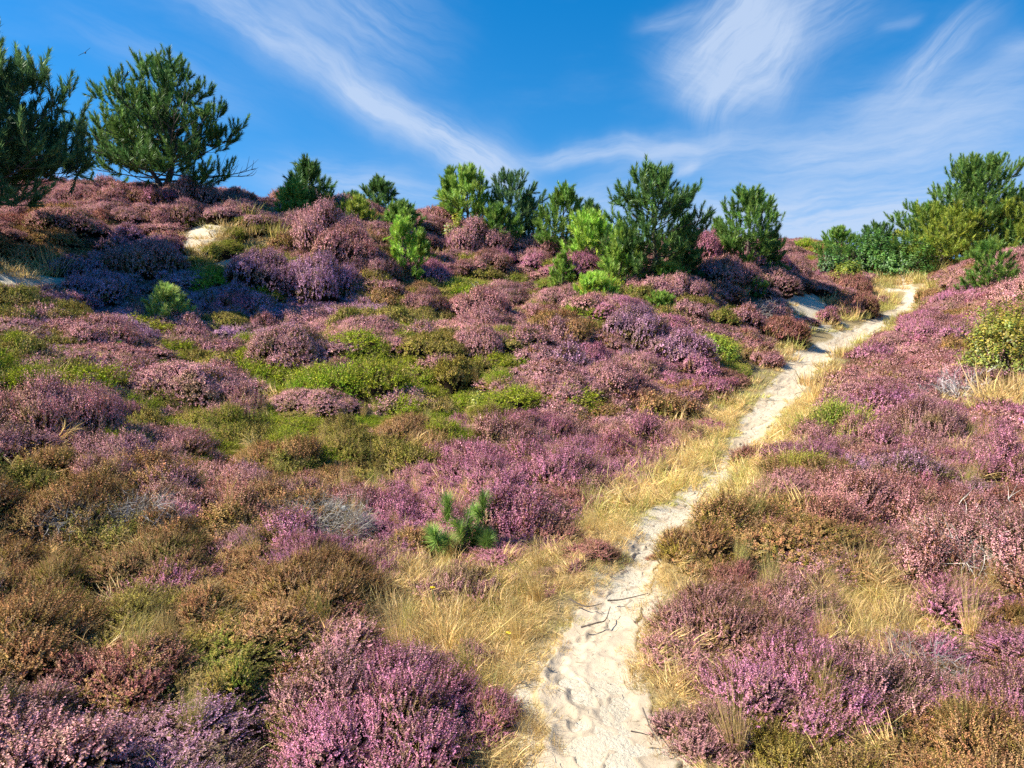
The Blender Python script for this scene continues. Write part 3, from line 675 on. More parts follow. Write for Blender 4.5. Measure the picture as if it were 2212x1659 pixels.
# ------------------------------------------------------------------ scatter (only for what nobody could count)
def scatter(name, label, items, protos, mesh_mat=None):
    """items: (x,y,z,rx,ry,rz,sx,sy,sz,proto index,tint,leaf,bloom); protos: objects standing in the scene"""
    n = len(items); me = bpy.data.meshes.new(name); me.vertices.add(n)
    me.vertices.foreach_set('co', np.array([i[0:3] for i in items], np.float32).ravel())
    def va(nm, dat):
        a = me.attributes.new(nm, 'FLOAT_VECTOR', 'POINT'); a.data.foreach_set('vector', np.array(dat, np.float32).ravel())
    va('rot', [i[3:6] for i in items]); va('scl', [i[6:9] for i in items]); va('tint', [i[10] for i in items]); va('leaf', [i[11] for i in items])
    a = me.attributes.new('bloom', 'FLOAT', 'POINT'); a.data.foreach_set('value', np.array([i[12] for i in items], np.float32))
    a = me.attributes.new('vid', 'INT', 'POINT'); a.data.foreach_set('value', np.array([i[9] for i in items], np.int32))
    me.update(); ob = link(name, me); tag(ob, label, None, None, 'stuff')
    gt = bpy.data.node_groups.new(name + '_spread', 'GeometryNodeTree')
    gt.interface.new_socket('Geometry', in_out='INPUT', socket_type='NodeSocketGeometry'); gt.interface.new_socket('Geometry', in_out='OUTPUT', socket_type='NodeSocketGeometry')
    gi = gt.nodes.new('NodeGroupInput'); go = gt.nodes.new('NodeGroupOutput'); jn = gt.nodes.new('GeometryNodeJoinGeometry')
    def na(nm, ty):
        q = gt.nodes.new('GeometryNodeInputNamedAttribute'); q.data_type = ty; q.inputs['Name'].default_value = nm; return q.outputs['Attribute']
    vid = na('vid', 'INT'); rot = na('rot', 'FLOAT_VECTOR'); scl = na('scl', 'FLOAT_VECTOR')
    for i, p in enumerate(protos):
        cmpn = gt.nodes.new('FunctionNodeCompare'); cmpn.data_type = 'INT'; cmpn.operation = 'EQUAL'
        gt.links.new(vid, cmpn.inputs[2]); cmpn.inputs[3].default_value = i
        oi = gt.nodes.new('GeometryNodeObjectInfo'); oi.inputs['Object'].default_value = p; oi.inputs['As Instance'].default_value = True
        io = gt.nodes.new('GeometryNodeInstanceOnPoints')
        gt.links.new(gi.outputs[0], io.inputs['Points']); gt.links.new(cmpn.outputs[0], io.inputs['Selection']); gt.links.new(oi.outputs['Geometry'], io.inputs['Instance'])
        gt.links.new(rot, io.inputs['Rotation']); gt.links.new(scl, io.inputs['Scale']); gt.links.new(io.outputs[0], jn.inputs[0])
    gt.links.new(jn.outputs[0], go.inputs[0])
    md = ob.modifiers.new('spread', 'NODES'); md.node_group = gt
    return ob

def slope_rot(x, y, f=.5):
    e = .3; gx_ = (float(base_h(x + e, y)) - float(base_h(x - e, y))) / (2 * e); gy_ = (float(base_h(x, y + e)) - float(base_h(x, y - e))) / (2 * e)
    return math.atan(gy_) * f, -math.atan(gx_) * f

# ------------------------------------------------------------------ landmarks used to say where a plant stands (filled by the hand-placed things below)
LAND = [('the lone foreground pine sapling', 1000, 1120), ('the grey dead twig dome', 680, 1110), ('the pale yellow grass fan', 965, 1380), ('the two-trunked pine', 380, 440),
        ('the leftmost pine', -20, 440), ('the pale left-slope pine seedling', 365, 680), ('the lime green young pine', 868, 560), ('the tallest middle ridge pine', 1410, 550),
        ('the lone upright ridge pine', 1610, 540), ('the yellow-leaved path shrub', 1545, 750), ('the large yellow-green shrub', 2160, 700), ('the small path-side pine', 2130, 610),
        ('the bleached fallen branches', 2150, 1190), ('the slender ridge pines', 1010, 470), ('the path crest', 1965, 650), ('the path bend', 1480, 1090), ('the dandelion seed head', 745, 1127),
        ('the sandy path foot', 1300, 1600), ('the twigs on the path', 1310, 1310), ('the low pale green pine', 1250, 620), ('the pale reed tuft', 2150, 860), ('the dark conical pine', 665, 430),
        ('the tall right-hand pine', 2100, 500), ('the sandy left hill patch', 430, 530)]
COLN = {'p': 'dusty pink', 'm': 'bright magenta', 'l': 'lilac', 'r': 'reddish', 'b': 'brown', 'o': 'olive brown', 'i': 'rosy pink', 'g': 'lime green', 'y': 'yellowish green'}
def where(px, py):
    best = sorted(LAND, key=lambda l: math.hypot((l[1] - px), (l[2] - py) * 1.7))[0]
    dx, dy = px - best[1], py - best[2]
    if abs(dx) > abs(dy) * 1.7: rel = 'left of' if dx < 0 else 'right of'
    elif dy > 0: rel = 'in front of' if abs(dx) < dy * .6 else ('front left of' if dx < 0 else 'front right of')
    else: rel = 'behind' if abs(dx) < -dy * .6 else ('back left of' if dx < 0 else 'back right of')
    return rel, best[0], math.hypot(dx, dy)
# rank by size in the picture
def shown(p):
    x, y, z, R = p[:4]; px, py, f = project(x, y, z + .15); 
    return (R / f) * (1.0 if -60 < px < 2272 and py < 1760 else .05) * (1.4 if p[7] else 1)
vis = np.array([shown(p) for p in plants]); vv = visible(np.array([p[0] for p in plants]), np.array([p[1] for p in plants]), np.array([p[2] for p in plants]), tol=-.55); vis = vis * np.where(vv, 1, .3)
order = np.argsort(-vis); N_H, N_G = 290, 70; ind = []; rest = []; nh = ng = 0
for i in order:
    if plants[i][5] in 'gy':
        if ng < N_G: ind.append(i); ng += 1
        else: rest.append(i)
    elif nh < N_H: ind.append(i); nh += 1
    else: rest.append(i)
named = []; PROTO = {}
ORD = ['', 'second', 'third', 'fourth', 'fifth', 'sixth', 'seventh', 'eighth', 'ninth', 'tenth', 'eleventh', 'twelfth', 'thirteenth', 'fourteenth', 'fifteenth', 'sixteenth']
lab_of = {}
grp = {}
for i in ind:
    p = plants[i]; px, py, f = project(p[0], p[1], p[2] + .15); rel, lm, dd = where(float(px), float(py))
    size = 'small' if p[3] < .17 else 'broad' if p[3] > .34 else 'rounded'
    kind = 'crowberry shrub' if p[5] in 'gy' else 'heather bush'
    grp.setdefault((size, COLN[p[5]], kind, rel, lm), []).append((dd, i))
for (size, cn, kind, rel, lm), L in grp.items():
    L.sort()
    for q, (dd, i) in enumerate(L):
        lab_of[i] = f"{size} {cn} {kind} {rel} {lm}" if len(L) == 1 else (f"{size} {cn} {kind} {rel} {lm}, nearest" if q == 0 else f"{size} {cn} {kind} {rel} {lm}, {ORD[min(q, 15)]} nearest")
def place_ind(i):
    p = plants[i]; me, s = choose(p); green = p[5] in 'gy'
    o = link('crowberry_shrub' if green else 'heather_bush', me, None, (p[0], p[1], p[2] - .02))
    rx, ry = slope_rot(p[0], p[1]); o.rotation_euler = (rx, ry, random.uniform(-.9, .9)); o.scale = s
    a, b, c = tints(p[5]); o['tint'] = a; o['leaf'] = b; o['bloom'] = c
    tag(o, lab_of[i], 'shrub' if green else 'heather', 'low green crowberry shrubs on the heath' if green else 'flowering heather bushes on the heath')
    PROTO.setdefault(me.name, o); return o
for i in ind: place_ind(i)
for me in HN + HM + HML + HF + HFL + GNR + GM + GF:                   # any shape not yet standing takes the place of a plant of the rest
    if me.name not in PROTO:
        green = me.name.startswith('green'); lodw = {'near': 0, 'mid': 1, 'far': 2}[me.name.split('_')[1].split('.')[0]]
        k = next((i for i in rest if (plants[i][5] in 'gy') == green and min(plants[i][6], 2) == lodw), None)
        if k is None: continue
        p = plants[k]; rest.remove(k); nr, nh_ = nat(me); s = p[3] / nr
        o = link('crowberry_shrub' if green else 'heather_bush', me, None, (p[0], p[1], p[2] - .02)); o.scale = (s, s, s)
        a, b, c = tints(p[5]); o['tint'] = a; o['leaf'] = b; o['bloom'] = c
        px, py, f = project(p[0], p[1], p[2]); rel, lm, dd = where(float(px), float(py))
        tag(o, f"low {COLN[p[5]]} {'crowberry' if green else 'heather'} clump {rel} {lm}", 'shrub' if green else 'heather', 'low green crowberry shrubs on the heath' if green else 'flowering heather bushes on the heath')
        PROTO[me.name] = o
for nm, lb, test in (('heather', 'carpet of pink, lilac and brown heather covering the dunes', lambda t: t not in 'gy'), ('crowberry', 'lime green crowberry carpet spreading between the heather', lambda t: t in 'gy')):
    items = []; pn = [n for n in PROTO if n.startswith('green') == (nm == 'crowberry')]
    for i in rest:
        p = plants[i]
        if not test(p[5]): continue
        me, s = choose(p)
        if me.name not in pn: continue
        rx, ry = slope_rot(p[0], p[1]); items.append((p[0], p[1], p[2] - .02, rx, ry, random.uniform(-.9, .9), *s, pn.index(me.name), *tints(p[5])))
    scatter(nm, lb, items, [PROTO[n] for n in pn])
    print(nm, len(items))

# ------------------------------------------------------------------ grass
STRAW = ((.86, .60, .25), (.66, .48, .18)); GREENISH = ((.42, .43, .09), (.56, .48, .15)); RUSTY = ((.56, .36, .15), (.64, .46, .18))
def gcol(kind):
    a, b = {'s': STRAW, 'g': GREENISH, 'r': RUSTY}[kind]; v = random.uniform(.8, 1.2); return tuple(q * v for q in a), tuple(q * v for q in b), .5
TUFTS = [  # px, py of the foot, height px, mesh set, colour, label, count around
 (972, 1425, 165, 0, 's', 'tall fan of pale yellow grass left of the path by the dry turf'),
 (1375, 1090, 105, 0, 's', 'upright golden grass tuft left of the grassy path stretch'), (1400, 1075, 90, 0, 's', 'thin straw grass tuft just right of the upright golden tuft'),
 (1340, 1085, 80, 0, 'r', 'russet grass tuft just left of the upright golden tuft'),
 (1870, 1255, 130, 0, 's', 'tall straw grass tuft among heather right of the path'), (1780, 1330, 80, 0, 's', 'flattened pale grass tuft on the straw patch right of the path'),
 (1840, 1340, 80, 0, 's', 'pale grass tuft in the middle of the right straw patch'), (1920, 1320, 75, 0, 'g', 'greenish grass tuft at the right end of the straw patch'),
 (2150, 885, 80, 1, 's', 'pale reed-like grass tuft at the right below the yellow-green shrub'), (2190, 880, 70, 1, 's', 'pale grass tuft farthest right below the yellow-green shrub'),
 (1615, 610, 42, 1, 's', 'tan grass tuft at the foot of the lone ridge pine'), (1575, 640, 30, 1, 's', 'short tan grass tuft front left of the lone ridge pine'),
 (1430, 790, 50, 1, 's', 'small golden grass tuft left of the yellow-leaved shrub'), (1275, 560, 30, 1, 'g', 'green grass tuft behind the low pale green pine'),
 (960, 1205, 60, 0, 's', 'yellow grass tuft at the foot of the foreground sapling'), (860, 1190, 55, 0, 's', 'leaning golden grass tuft left of the foreground sapling'),
 (1120, 1230, 70, 0, 'g', 'thin green grass tuft right of the foreground sapling'), (820, 535, 28, 1, 'g', 'green grass tuft on the ridge near the round dark pine'),
 (540, 510, 45, 1, 'g', 'tall green grass tuft on the mossy left hilltop'), (600, 530, 45, 1, 'g', 'green grass tuft right of the mossy hilltop'), (500, 490, 35, 1, 'g', 'short grass tuft behind the mossy hilltop'),
 (105, 590, 60, 1, 's', 'dry standing grass stalks in the pine shade on the left'), (1040, 690, 30, 1, 's', 'thin grass tuft on the middle slope below the lime green young pine'),
 (100, 870, 60, 1, 's', 'bent straw grass behind the big dusty heather mound'), (190, 960, 70, 1, 's', 'arching straw grass right of the big dusty heather mound'),
 (2070, 620, 40, 1, 's', 'straw grass tuft left of the small path-side pine'), (1960, 610, 36, 1, 's', 'straw grass tuft behind the path crest'), (2020, 590, 34, 1, 'g', 'greenish grass tuft beyond the path crest'),
 (1060, 1500, 60, 0, 'g', 'green grass tuft on the left rim of the sand near the big magenta heather'), (1480, 1160, 45, 0, 's', 'little straw tuft at the path bend'),
 (2100, 1290, 90, 0, 's', 'straw grass tuft behind the magenta bush at the right'), (1700, 1320, 70, 0, 's', 'arching dry grass front right of the brown heather dome'),
 (1950, 1550, 110, 0, 'g', 'long green grass tuft among brown heather at lower right'), (1840, 1620, 110, 0, 'g', 'green grass tuft in the olive patch at lower right'), (2080, 1620, 120, 0, 'g', 'green grass tuft nearest the lower right corner'),
 (1770, 860, 60, 1, 's', 'pale grass tuft right of the sandy path middle stretch'), (1900, 850, 50, 1, 's', 'thin pale grass tuft among right-hand heather'), (1140, 1580, 80, 0, 'r', 'russet grass hanging over the sand beside the magenta heather'),
]
proto_g = {}
for k, (px, py, hp, st, cl, lb) in enumerate(TUFTS):
    x, y = at(px, py); hgt = hp / FPX * math.hypot(x, y); L = TT if st == 0 else TTF; me = L[k % len(L)]
    o = link('grass_tuft', me, None, (x, y, Hs(x, y) - .01)); s = hgt / (.42 if st == 0 else .50); s = max(s, .35); o.scale = (s, s, s); o.rotation_euler = (0, 0, random.uniform(0, 6.28))
    a, b, c = gcol(cl); o['tint'] = a; o['leaf'] = b; o['bloom'] = c
    tag(o, lb, 'grass tuft', 'taller grass tufts standing out on the heath'); proto_g.setdefault(me.name, o)
# one low tuft of each short shape stands as an object, the rest is turf
LOWT = [(1180, 1290, TS[0], 'low straw turf cushion left of the twigs on the path'), (1120, 1350, TS[1], 'low golden turf cushion right of the tall pale fan of grass'), (1250, 1180, TS[2], 'low dry turf cushion between heather and path'),
        (1700, 1290, TS[3], 'low dry turf cushion on the right of the path'), (1480, 960, TM[0], 'low green turf cushion left of the far path'), (1560, 1010, TM[1], 'low turf cushion in the grassy path stretch'),
        (1760, 900, TM[2], 'low green turf cushion right of the far path'), (1700, 780, TF[0], 'low turf cushion left of the far sand curve'), (1590, 640, TF[1], 'low straw cushion in front of the lone ridge pine'), (1950, 620, TF[2], 'low straw cushion by the path crest')]
for (px, py, me, lb) in LOWT:
    x, y = at(px, py); o = link('grass_tuft', me, None, (x, y, Hs(x, y))); a, b, c = gcol('s'); o['tint'] = a; o['leaf'] = b; o['bloom'] = c
    tag(o, lb, 'grass tuft', 'low turf cushions'); proto_g[me.name] = o
gnames = [m.name for m in TS + TM + TF + TT + TTF]; gobjs = [proto_g[n] for n in gnames]
gi_ = []
hpos = np.array([[p[0], p[1], p[3]] for p in plants])
for (d0, d1, s, L, i0, sd) in ((1.3, 5.5, .085, TS, 0, 21), (5.5, 12, .15, TM, 4, 22), (12, 36, .30, TF, 7, 23)):
    x, y, z = ring(d0, d1, s, sd); D, S = path_dist(x, y); ty = type_at(x, y, z + .05); bdd = bare_d(x, y)
    v1 = fbm(x / .6, y / .6, 81, 2); v2 = fbm(x / .25, y / .25, 83, 2)
    for q in range(len(x)):
        gz = .55 if y[q] < 5 else .75
        turfy = 3.4 * 1.6 < y[q] and abs(float(project(x[q], y[q], z[q])[1]) - 1025) < 45
        if D[q] < ((-.03 if y[q] < 5 else .06) + v2[q] * .10) and not (turfy and random.random() < .30): continue
        isw = ty[q] in 'wys'
        pr = .92 if ty[q] in 'wy' else .25 if ty[q] == 's' else max(0, 1 - D[q] / gz) * .9 if D[q] < gz else .05
        if d0 > 10: pr *= .9
        if D[q] > gz and ty[q] not in 'wys' and d1 < 6: pr = .13
        if bdd[q] < 1.1: pr = .35
        if random.random() > pr: continue
        kind = 's' if v1[q] > -.06 else ('g' if random.random() < .5 else 'r')
        if y[q] > 5 and D[q] < .8: kind = 'g' if random.random() < .65 else 's'
        sc = random.uniform(.55, 1.1) * (.45 if D[q] < .10 else .75 if D[q] < .3 else 1.0) * (.35 if turfy and D[q] < 0 else 1)
        if random.random() < .55 and d1 < 13 and D[q] > -.02:
            an = random.uniform(0, 6.28); gi_.append((x[q], y[q], z[q] + .015, math.cos(an) * 1.25, math.sin(an) * 1.25, random.uniform(0, 6.28), sc * .8, sc * .8, sc * 1.3, i0 + random.randrange(len(L)), *gcol('s')))
        gi_.append((x[q], y[q], z[q] - (.0 if D[q] > 0 else -.01), random.uniform(-.15, .15), random.uniform(-.15, .15), random.uniform(0, 6.28), sc, sc, sc * random.choice((.6, .8, 1.0, 1.6)), i0 + random.randrange(len(L)), *gcol(kind)))
# long stray stalks rising through the heather
x, y, z = ring(1.4, 11, .26, 31); D, S = path_dist(x, y)
for q in range(len(x)):
    if D[q] < .15 or random.random() > (.07 if x[q] < -.5 and y[q] < 5 else .22): continue
    sc = random.uniform(.5, .9); gi_.append((x[q], y[q], z[q] + .05, random.uniform(-.3, .3), random.uniform(-.3, .3), random.uniform(0, 6.28), sc * .35, sc * .35, sc, 10 + random.randrange(3), *gcol(random.choice('sgs'))))
scatter('grass', 'short straw-coloured and green grass along the path and in gaps of the heather', gi_, gobjs); print('grass', len(gi_))

# ------------------------------------------------------------------ pines
def brush_set(r, n, ls, nl, nw, m=5, spread=(.45, .95)): return [brush(r, ls * r.uniform(.85, 1.15), n, nl, nw, spread) for _ in range(m)]
PR = np.random.default_rng(77)
BR_FAR = brush_set(PR, 48, .30, .16, .0115, 5, (.45, 1.15)); BR_MID = brush_set(PR, 64, .24, .13, .0065, 5, (.5, 1.2)); BR_NEAR = brush_set(PR, 240, .07, .085, .0017, 5, (.5, 1.6))
def curve(p0, d0, L, n, rise, r, wob=.10):
    P = [np.array(p0, float)]; d = np.array(d0, float); d /= np.linalg.norm(d)
    for i in range(n):
        d = d + np.array([0, 0, rise / n]) + r.normal(0, wob, 3) / math.sqrt(n) * .8; d /= np.linalg.norm(d); P.append(P[-1] + d * L / n)
    return np.array(P)
def pine(name, x, y, Ht, Rc, seed, label, group=None, prof=None, leaders=((0, 0, 1.0),), col=((.075, .17, .055), (.035, .085, .028)), brushes=None, base=.12, dens=1.0, lean=(0, 0), asym=None, bare=.0, dead=0, loc_z=None, trunk_r=None, sparse=0.0, bs=1.0, up=1.0):
    r = np.random.default_rng(seed); brushes = brushes or BR_FAR
    z0 = Hs(x, y) - .05 if loc_z is None else loc_z
    root = bpy.data.objects.new(name, None); COL.objects.link(root); root.location = (x, y, z0); tag(root, label, 'tree', group)
    crown = Acc(); prof = prof or (lambda t: max(.12, (1 - t ** 1.7)) ** .75)
    sc0 = Ht / 4.0
    for (lx, ly, lf) in leaders:
        h = Ht * lf; npt = 9; r0 = (trunk_r or .028 * h + .01)
        tp = []; 
        for i in range(npt):
            t = i / (npt - 1); tp.append((lx * min(1, t * 2.2) * .9 + lean[0] * h * t * t + r.normal(0, .012) * h * (t > 0), ly * min(1, t * 2.2) * .9 + lean[1] * h * t * t + r.normal(0, .012) * h * (t > 0), h * t * .97))
        tp = np.array(tp); tp[0] = (lx * .25, ly * .25, -.15)
        A = Acc(); A.tube(tp, r0 * (1 - .88 * np.linspace(0, 1, npt)) , 8); link('trunk', A.mesh('trunk', [M_BARK], True), root)
        nb = int(33 * dens * (.6 + .4 * lf) * max(1.0, min(1.5, h / 3.5)))
        for b_ in range(nb):
            t = base + (1 - base) * ((b_ + r.random() * .7) / nb) ** .92; hp = h * t
            p0 = np.array([np.interp(t, np.linspace(0, 1, npt), tp[:, q]) for q in range(3)])
            a = b_ * 2.399 + r.uniform(-.5, .5); L = Rc * lf * prof(t) * r.uniform(.72, 1.12)
            if asym is not None: L *= asym(a, t)
            L = max(L, .12 * sc0)
            ev = R_(-4 + 60 * t ** 1.9) + r.uniform(-.15, .15)
            d = np.array([math.cos(a) * math.cos(ev), math.sin(a) * math.cos(ev), math.sin(ev)])
            P = curve(p0, d, L, 7, .32 * up * (1 - .2 * t), r, .18)
            rb = max(.006, r0 * .34 * (L / Rc) ** .8 * (1 - .5 * t))
            la = Acc(); la.tube(P, rb * (1 - .8 * np.linspace(0, 1, 8)), 5)
            isdead = dead and t < .35 and r.random() < dead
            # shoots on side twigs and along the outer branch
            nt = max(3, int(L / (.17 * bs))); bp_, bd_ = [], []
            for k_ in range(nt):
                f = .22 + .78 * (k_ + r.random()) / nt; 
                if f < bare: continue
                pb = np.array([np.interp(f, np.linspace(0, 1, 8), P[:, q]) for q in range(3)]); dd = P[min(7, int(f * 7) + 1)] - P[min(6, int(f * 7))]; dd /= np.linalg.norm(dd)
                sd = np.cross(dd, [0, 0, 1]); sd /= max(np.linalg.norm(sd), 1e-6); sg = 1 if (k_ % 2) else -1
                tl = L * r.uniform(.20, .48) * (1.2 - f * .6); td = dd * .6 + sd * sg * r.uniform(.4, 1.2) + np.array([0, 0, r.uniform(-.3, .9)])
                Q = curve(pb, td, tl, 4, .6 * up, r, .14); la.tube(Q, max(.003, rb * .32) * (1 - .7 * np.linspace(0, 1, 5)), 3)
                if isdead: continue
                m = max(1, int(tl / (.16 * bs)))
                for e in range(m):
                    fe = 1 - e / max(m, 1) * .75; pe = np.array([np.interp(fe, np.linspace(0, 1, 5), Q[:, q]) for q in range(3)]); de = Q[-1] - Q[-2]
                    de = de / np.linalg.norm(de) + np.array([0, 0, .55 * up if e == 0 else .25]) + r.normal(0, .22, 3)
                    if e: de = de + sd * r.uniform(-.9, .9)
                    bp_.append(pe - .25 * .3 * bs * de / np.linalg.norm(de)); bd_.append(de)
            if not isdead:
                for e in range(int(L / .20)):
                    f = .30 + .68 * r.random(); pb = np.array([np.interp(f, np.linspace(0, 1, 8), P[:, q]) for q in range(3)]); de = r.normal(0, 1, 3) + np.array([0, 0, .7]) + (P[-1] - P[-3]) / L * 2.0
                    de /= np.linalg.norm(de); bp_.append(pb + de * .06); bd_.append(de)
                for e in range(3):
                    de = P[-1] - P[-2]; de = de / np.linalg.norm(de) + np.array([0, 0, .7 * up]) + r.normal(0, .3, 3) * (e > 0); bp_.append(P[-1] - .04 * de); bd_.append(de)
            if bp_:
                bp_ = np.array(bp_); bd_ = np.array(bd_)
                if sparse: kk = r.random(len(bp_)) > sparse; bp_, bd_ = bp_[kk], bd_[kk]
                cl = vnoise(bp_[:, 0] * 1.4 + seed, bp_[:, 2] * 1.4) * .5
                crown.place(brushes, bp_, bd_, r.uniform(.75, 1.15, len(bp_)) * bs, np.clip(cl + r.uniform(0, .5, len(bp_)), 0, .999), r=r)
            link('limb', la.mesh('limb', [M_BARK], True), root)
        top = np.array([tp[-1] + np.array([0, 0, .02])] * 3 + [tp[-1] - np.array([0, 0, .12 * h])] * 4); crown.place(brushes, top, np.array([[0, 0, 1.0], [.25, .1, 1], [-.2, .15, 1], [.6, 0, 1], [-.6, 0, 1], [0, .6, 1], [0, -.6, 1]]), bs, r=r)
    c = link('crown', crown.mesh('crown', [M_NEEDLE]), root); c['tint'] = col[0]; c['leaf'] = col[1]; c['bloom'] = .55
    return root
DARK = ((.22, .36, .085), (.10, .20, .05)); MIDG = ((.30, .46, .085), (.16, .28, .05)); BRIGHT = ((.40, .56, .10), (.28, .42, .07)); LIME = ((.55, .74, .12), (.40, .6, .09)); YEL = ((.48, .52, .08), (.30, .38, .06)); PALE = ((.52, .66, .19), (.40, .52, .13)); BLUE = ((.20, .33, .11), (.10, .19, .07))
def tree_at(px, py, top_py, w_px, seed, label, d=None, **kw):
    if d is None: x, y = at(px, py)
    else: v = px_dir(px, py); x, y = v[0] * d / v[1], d
    z = Hs(x, y); v = px_dir(px, top_py); zt = EYE[2] + v[2] / v[1] * y; Ht = max(.2, zt - z); Rc = w_px / 2 / FPX * y
    print(label[:34], 'd %.1f H %.2f R %.2f' % (y, Ht, Rc))
    return pine(kw.pop('name', 'pine_tree'), x, y, Ht * .93, Rc * kw.pop('rs', 1.0), seed, label, **kw)
GR = 'pines standing along the dune ridge'
round_p = lambda t: max(.15, math.sin(math.pi * min(1, .25 + t * .72))) ** .7
broad = lambda t: float(np.interp(t, [0, .15, .3, .5, .7, .9, 1], [.8, .95, 1.0, .78, .60, .45, .2]))
tree_at(-85, 470, 90, 500, 301, 'tall dark pine at the left edge with needled boughs reaching in over the slope', d=14.0, group=GR, prof=round_p, col=BLUE, base=.24, dens=2.5, brushes=BR_FAR, dead=.2, bs=1.05)
tree_at(362, 452, 145, 370, 302, 'big spreading dark green pine with two trunks on the left ridge', d=20.2, group=GR, prof=broad, leaders=((.25, 0, 1.0), (-.45, .15, .78), ), col=DARK, base=.19, dens=1.4, dead=.4, bs=1.0, bare=.34,
        asym=lambda a, t: 1.12 if (math.cos(a) > .3 and t < .4) or (math.cos(a) < -.4 and .2 < t < .6) else .85)
tree_at(672, 475, 352, 150, 303, 'compact dark conical pine right of the big two-trunked pine', d=21.5, group=GR, col=DARK, base=.02, dens=1.15)
tree_at(635, 478, 400, 75, 304, 'small lighter green pine leaning on the left flank of the compact conical pine', d=20.6, group=GR, col=BRIGHT, base=.02)
tree_at(818, 500, 392, 105, 305, 'dark pine peeping over the ridge right of the compact conical pine', d=25.0, group=GR, col=DARK, base=.05)
tree_at(765, 500, 425, 70, 306, 'low dark pine at the left of the pine peeping over the ridge', d=25.5, group=GR, col=DARK, base=.02)
tree_at(776, 500, 440, 82, 307, 'yellowish young pine in front of the pine peeping over the ridge', d=21.0, group=GR, col=YEL, base=.0)
tree_at(868, 510, 448, 78, 308, 'short mid green pine just behind the lime green young pine', d=21.0, group=GR, col=MIDG, base=.0)
tree_at(872, 605, 478, 96, 309, 'lime green young pine with upright candle shoots mid-slope', name='young_pine', col=LIME, base=.0, prof=lambda t: .95 - .45 * t, brushes=BR_MID, up=1.7, dens=.9)
tree_at(910, 560, 500, 40, 340, 'small bright green pine at the right shoulder of the lime green young pine', name='young_pine', col=BRIGHT, base=.0, brushes=BR_MID, up=1.4)
tree_at(1010, 512, 366, 115, 310, 'bright green slender-trunked pine, left one of the middle ridge pair', group=GR, d=22.5, col=BRIGHT, base=.30, prof=round_p, up=1.3)
tree_at(975, 500, 368, 60, 311, 'thin mid green pine behind the slender-trunked pine', group=GR, d=23.6, col=MIDG, base=.25, up=1.3)
tree_at(1100, 525, 382, 150, 312, 'open-crowned blue green pine on the middle ridge with brown cones and bare twigs', group=GR, d=23.0, col=BLUE, base=.10, prof=round_p, sparse=.30, up=1.2, dead=.4)
tree_at(1075, 530, 452, 90, 313, 'low rounded mid green pine in front of the open-crowned pine', group=GR, d=21.8, col=MIDG, base=.0, prof=round_p)
tree_at(1140, 520, 420, 75, 341, 'ragged dark pine right of the open-crowned pine', group=GR, d=23.5, col=DARK, base=.1, sparse=.35)
tree_at(1215, 545, 413, 125, 314, 'bushy mid green pine between the open-crowned pine and the tallest ridge pine', group=GR, d=21.5, col=MIDG, base=.08, prof=round_p, up=1.2)
tree_at(1275, 520, 440, 60, 342, 'thin dark green pine at the right of the bushy mid green pine', group=GR, d=22.5, col=DARK, base=.08, sparse=.2)
tree_at(1272, 560, 472, 100, 315, 'pale green young pine leaning against the left of the tallest ridge pine', group=GR, d=19.5, col=LIME, base=.0, prof=round_p, up=1.5, name='young_pine')
tree_at(1412, 590, 372, 220, 316, 'tallest dark green pine of the middle ridge with a rounded dense crown', group=GR, d=18.6, col=DARK, base=.07, prof=round_p, dens=1.35, up=1.25)
tree_at(1480, 560, 470, 60, 317, 'small dark pine at the right skirt of the tallest ridge pine', group=GR, d=19.5, col=DARK, base=.05)
tree_at(1340, 585, 490, 70, 343, 'bright green young pine at the left skirt of the tallest ridge pine', group=GR, d=18.2, col=BRIGHT, base=.0, name='young_pine')
tree_at(1612, 580, 418, 150, 318, 'dense upright green pine standing alone right of the tallest ridge pine', group=GR, d=21.0, col=((.26, .43, .085), (.13, .24, .05)), base=.0, prof=round_p, dens=1.15, up=1.35)
tree_at(1550, 530, 478, 60, 319, 'small pine peeping at the left of the lone upright pine', group=GR, d=24.0, col=MIDG, base=.0)
tree_at(1663, 570, 508, 50, 344, 'little dark pine at the right foot of the lone upright pine', group=GR, d=21.5, col=DARK, base=.0)
tree_at(1810, 570, 497, 100, 320, 'small dark pine left of the green thicket on the right', group=GR, d=30.0, col=MIDG, base=.0)
tree_at(1890, 575, 495, 100, 321, 'dark rounded pine behind the leafy bushes on the right', group=GR, d=31.0, col=DARK, base=.0, prof=round_p)
tree_at(1985, 575, 452, 180, 322, 'sloping green pine at the left shoulder of the tall right-hand pine', group=GR, d=30.0, col=MIDG, base=.0, prof=round_p)
tree_at(2105, 570, 345, 240, 323, 'tall spreading pine dominating the right of the picture beyond the path', group=GR, d=28.5, col=((.30, .46, .10), (.16, .27, .06)), base=.10, prof=round_p, dens=1.7, up=1.25)
tree_at(2035, 578, 458, 170, 324, 'yellow green pine skirt in front of the tall right-hand pine', group=GR, d=27.5, col=YEL, base=.0, prof=round_p)
tree_at(2150, 578, 455, 190, 345, 'broad olive green pine in front of the tall right-hand pine trunk', group=GR, d=27.3, col=YEL, base=.05, prof=round_p)
tree_at(2230, 575, 430, 150, 325, 'mid green pine cut by the right edge beside the tall right-hand pine', group=GR, d=28.0, col=MIDG, base=.05, prof=round_p)
tree_at(2128, 650, 548, 118, 326, 'small open pine with round needle clumps beside the path crest', name='young_pine', col=MIDG, base=.05, prof=lambda t: 1.0 - .25 * t, brushes=BR_MID, sparse=.1, trunk_r=.03)
tree_at(366, 712, 622, 92, 327, 'pale green pine seedling on the left slope above the lime green patch', name='pine_sapling', col=PALE, base=.0, prof=round_p, brushes=BR_MID, bs=.75, up=1.2)
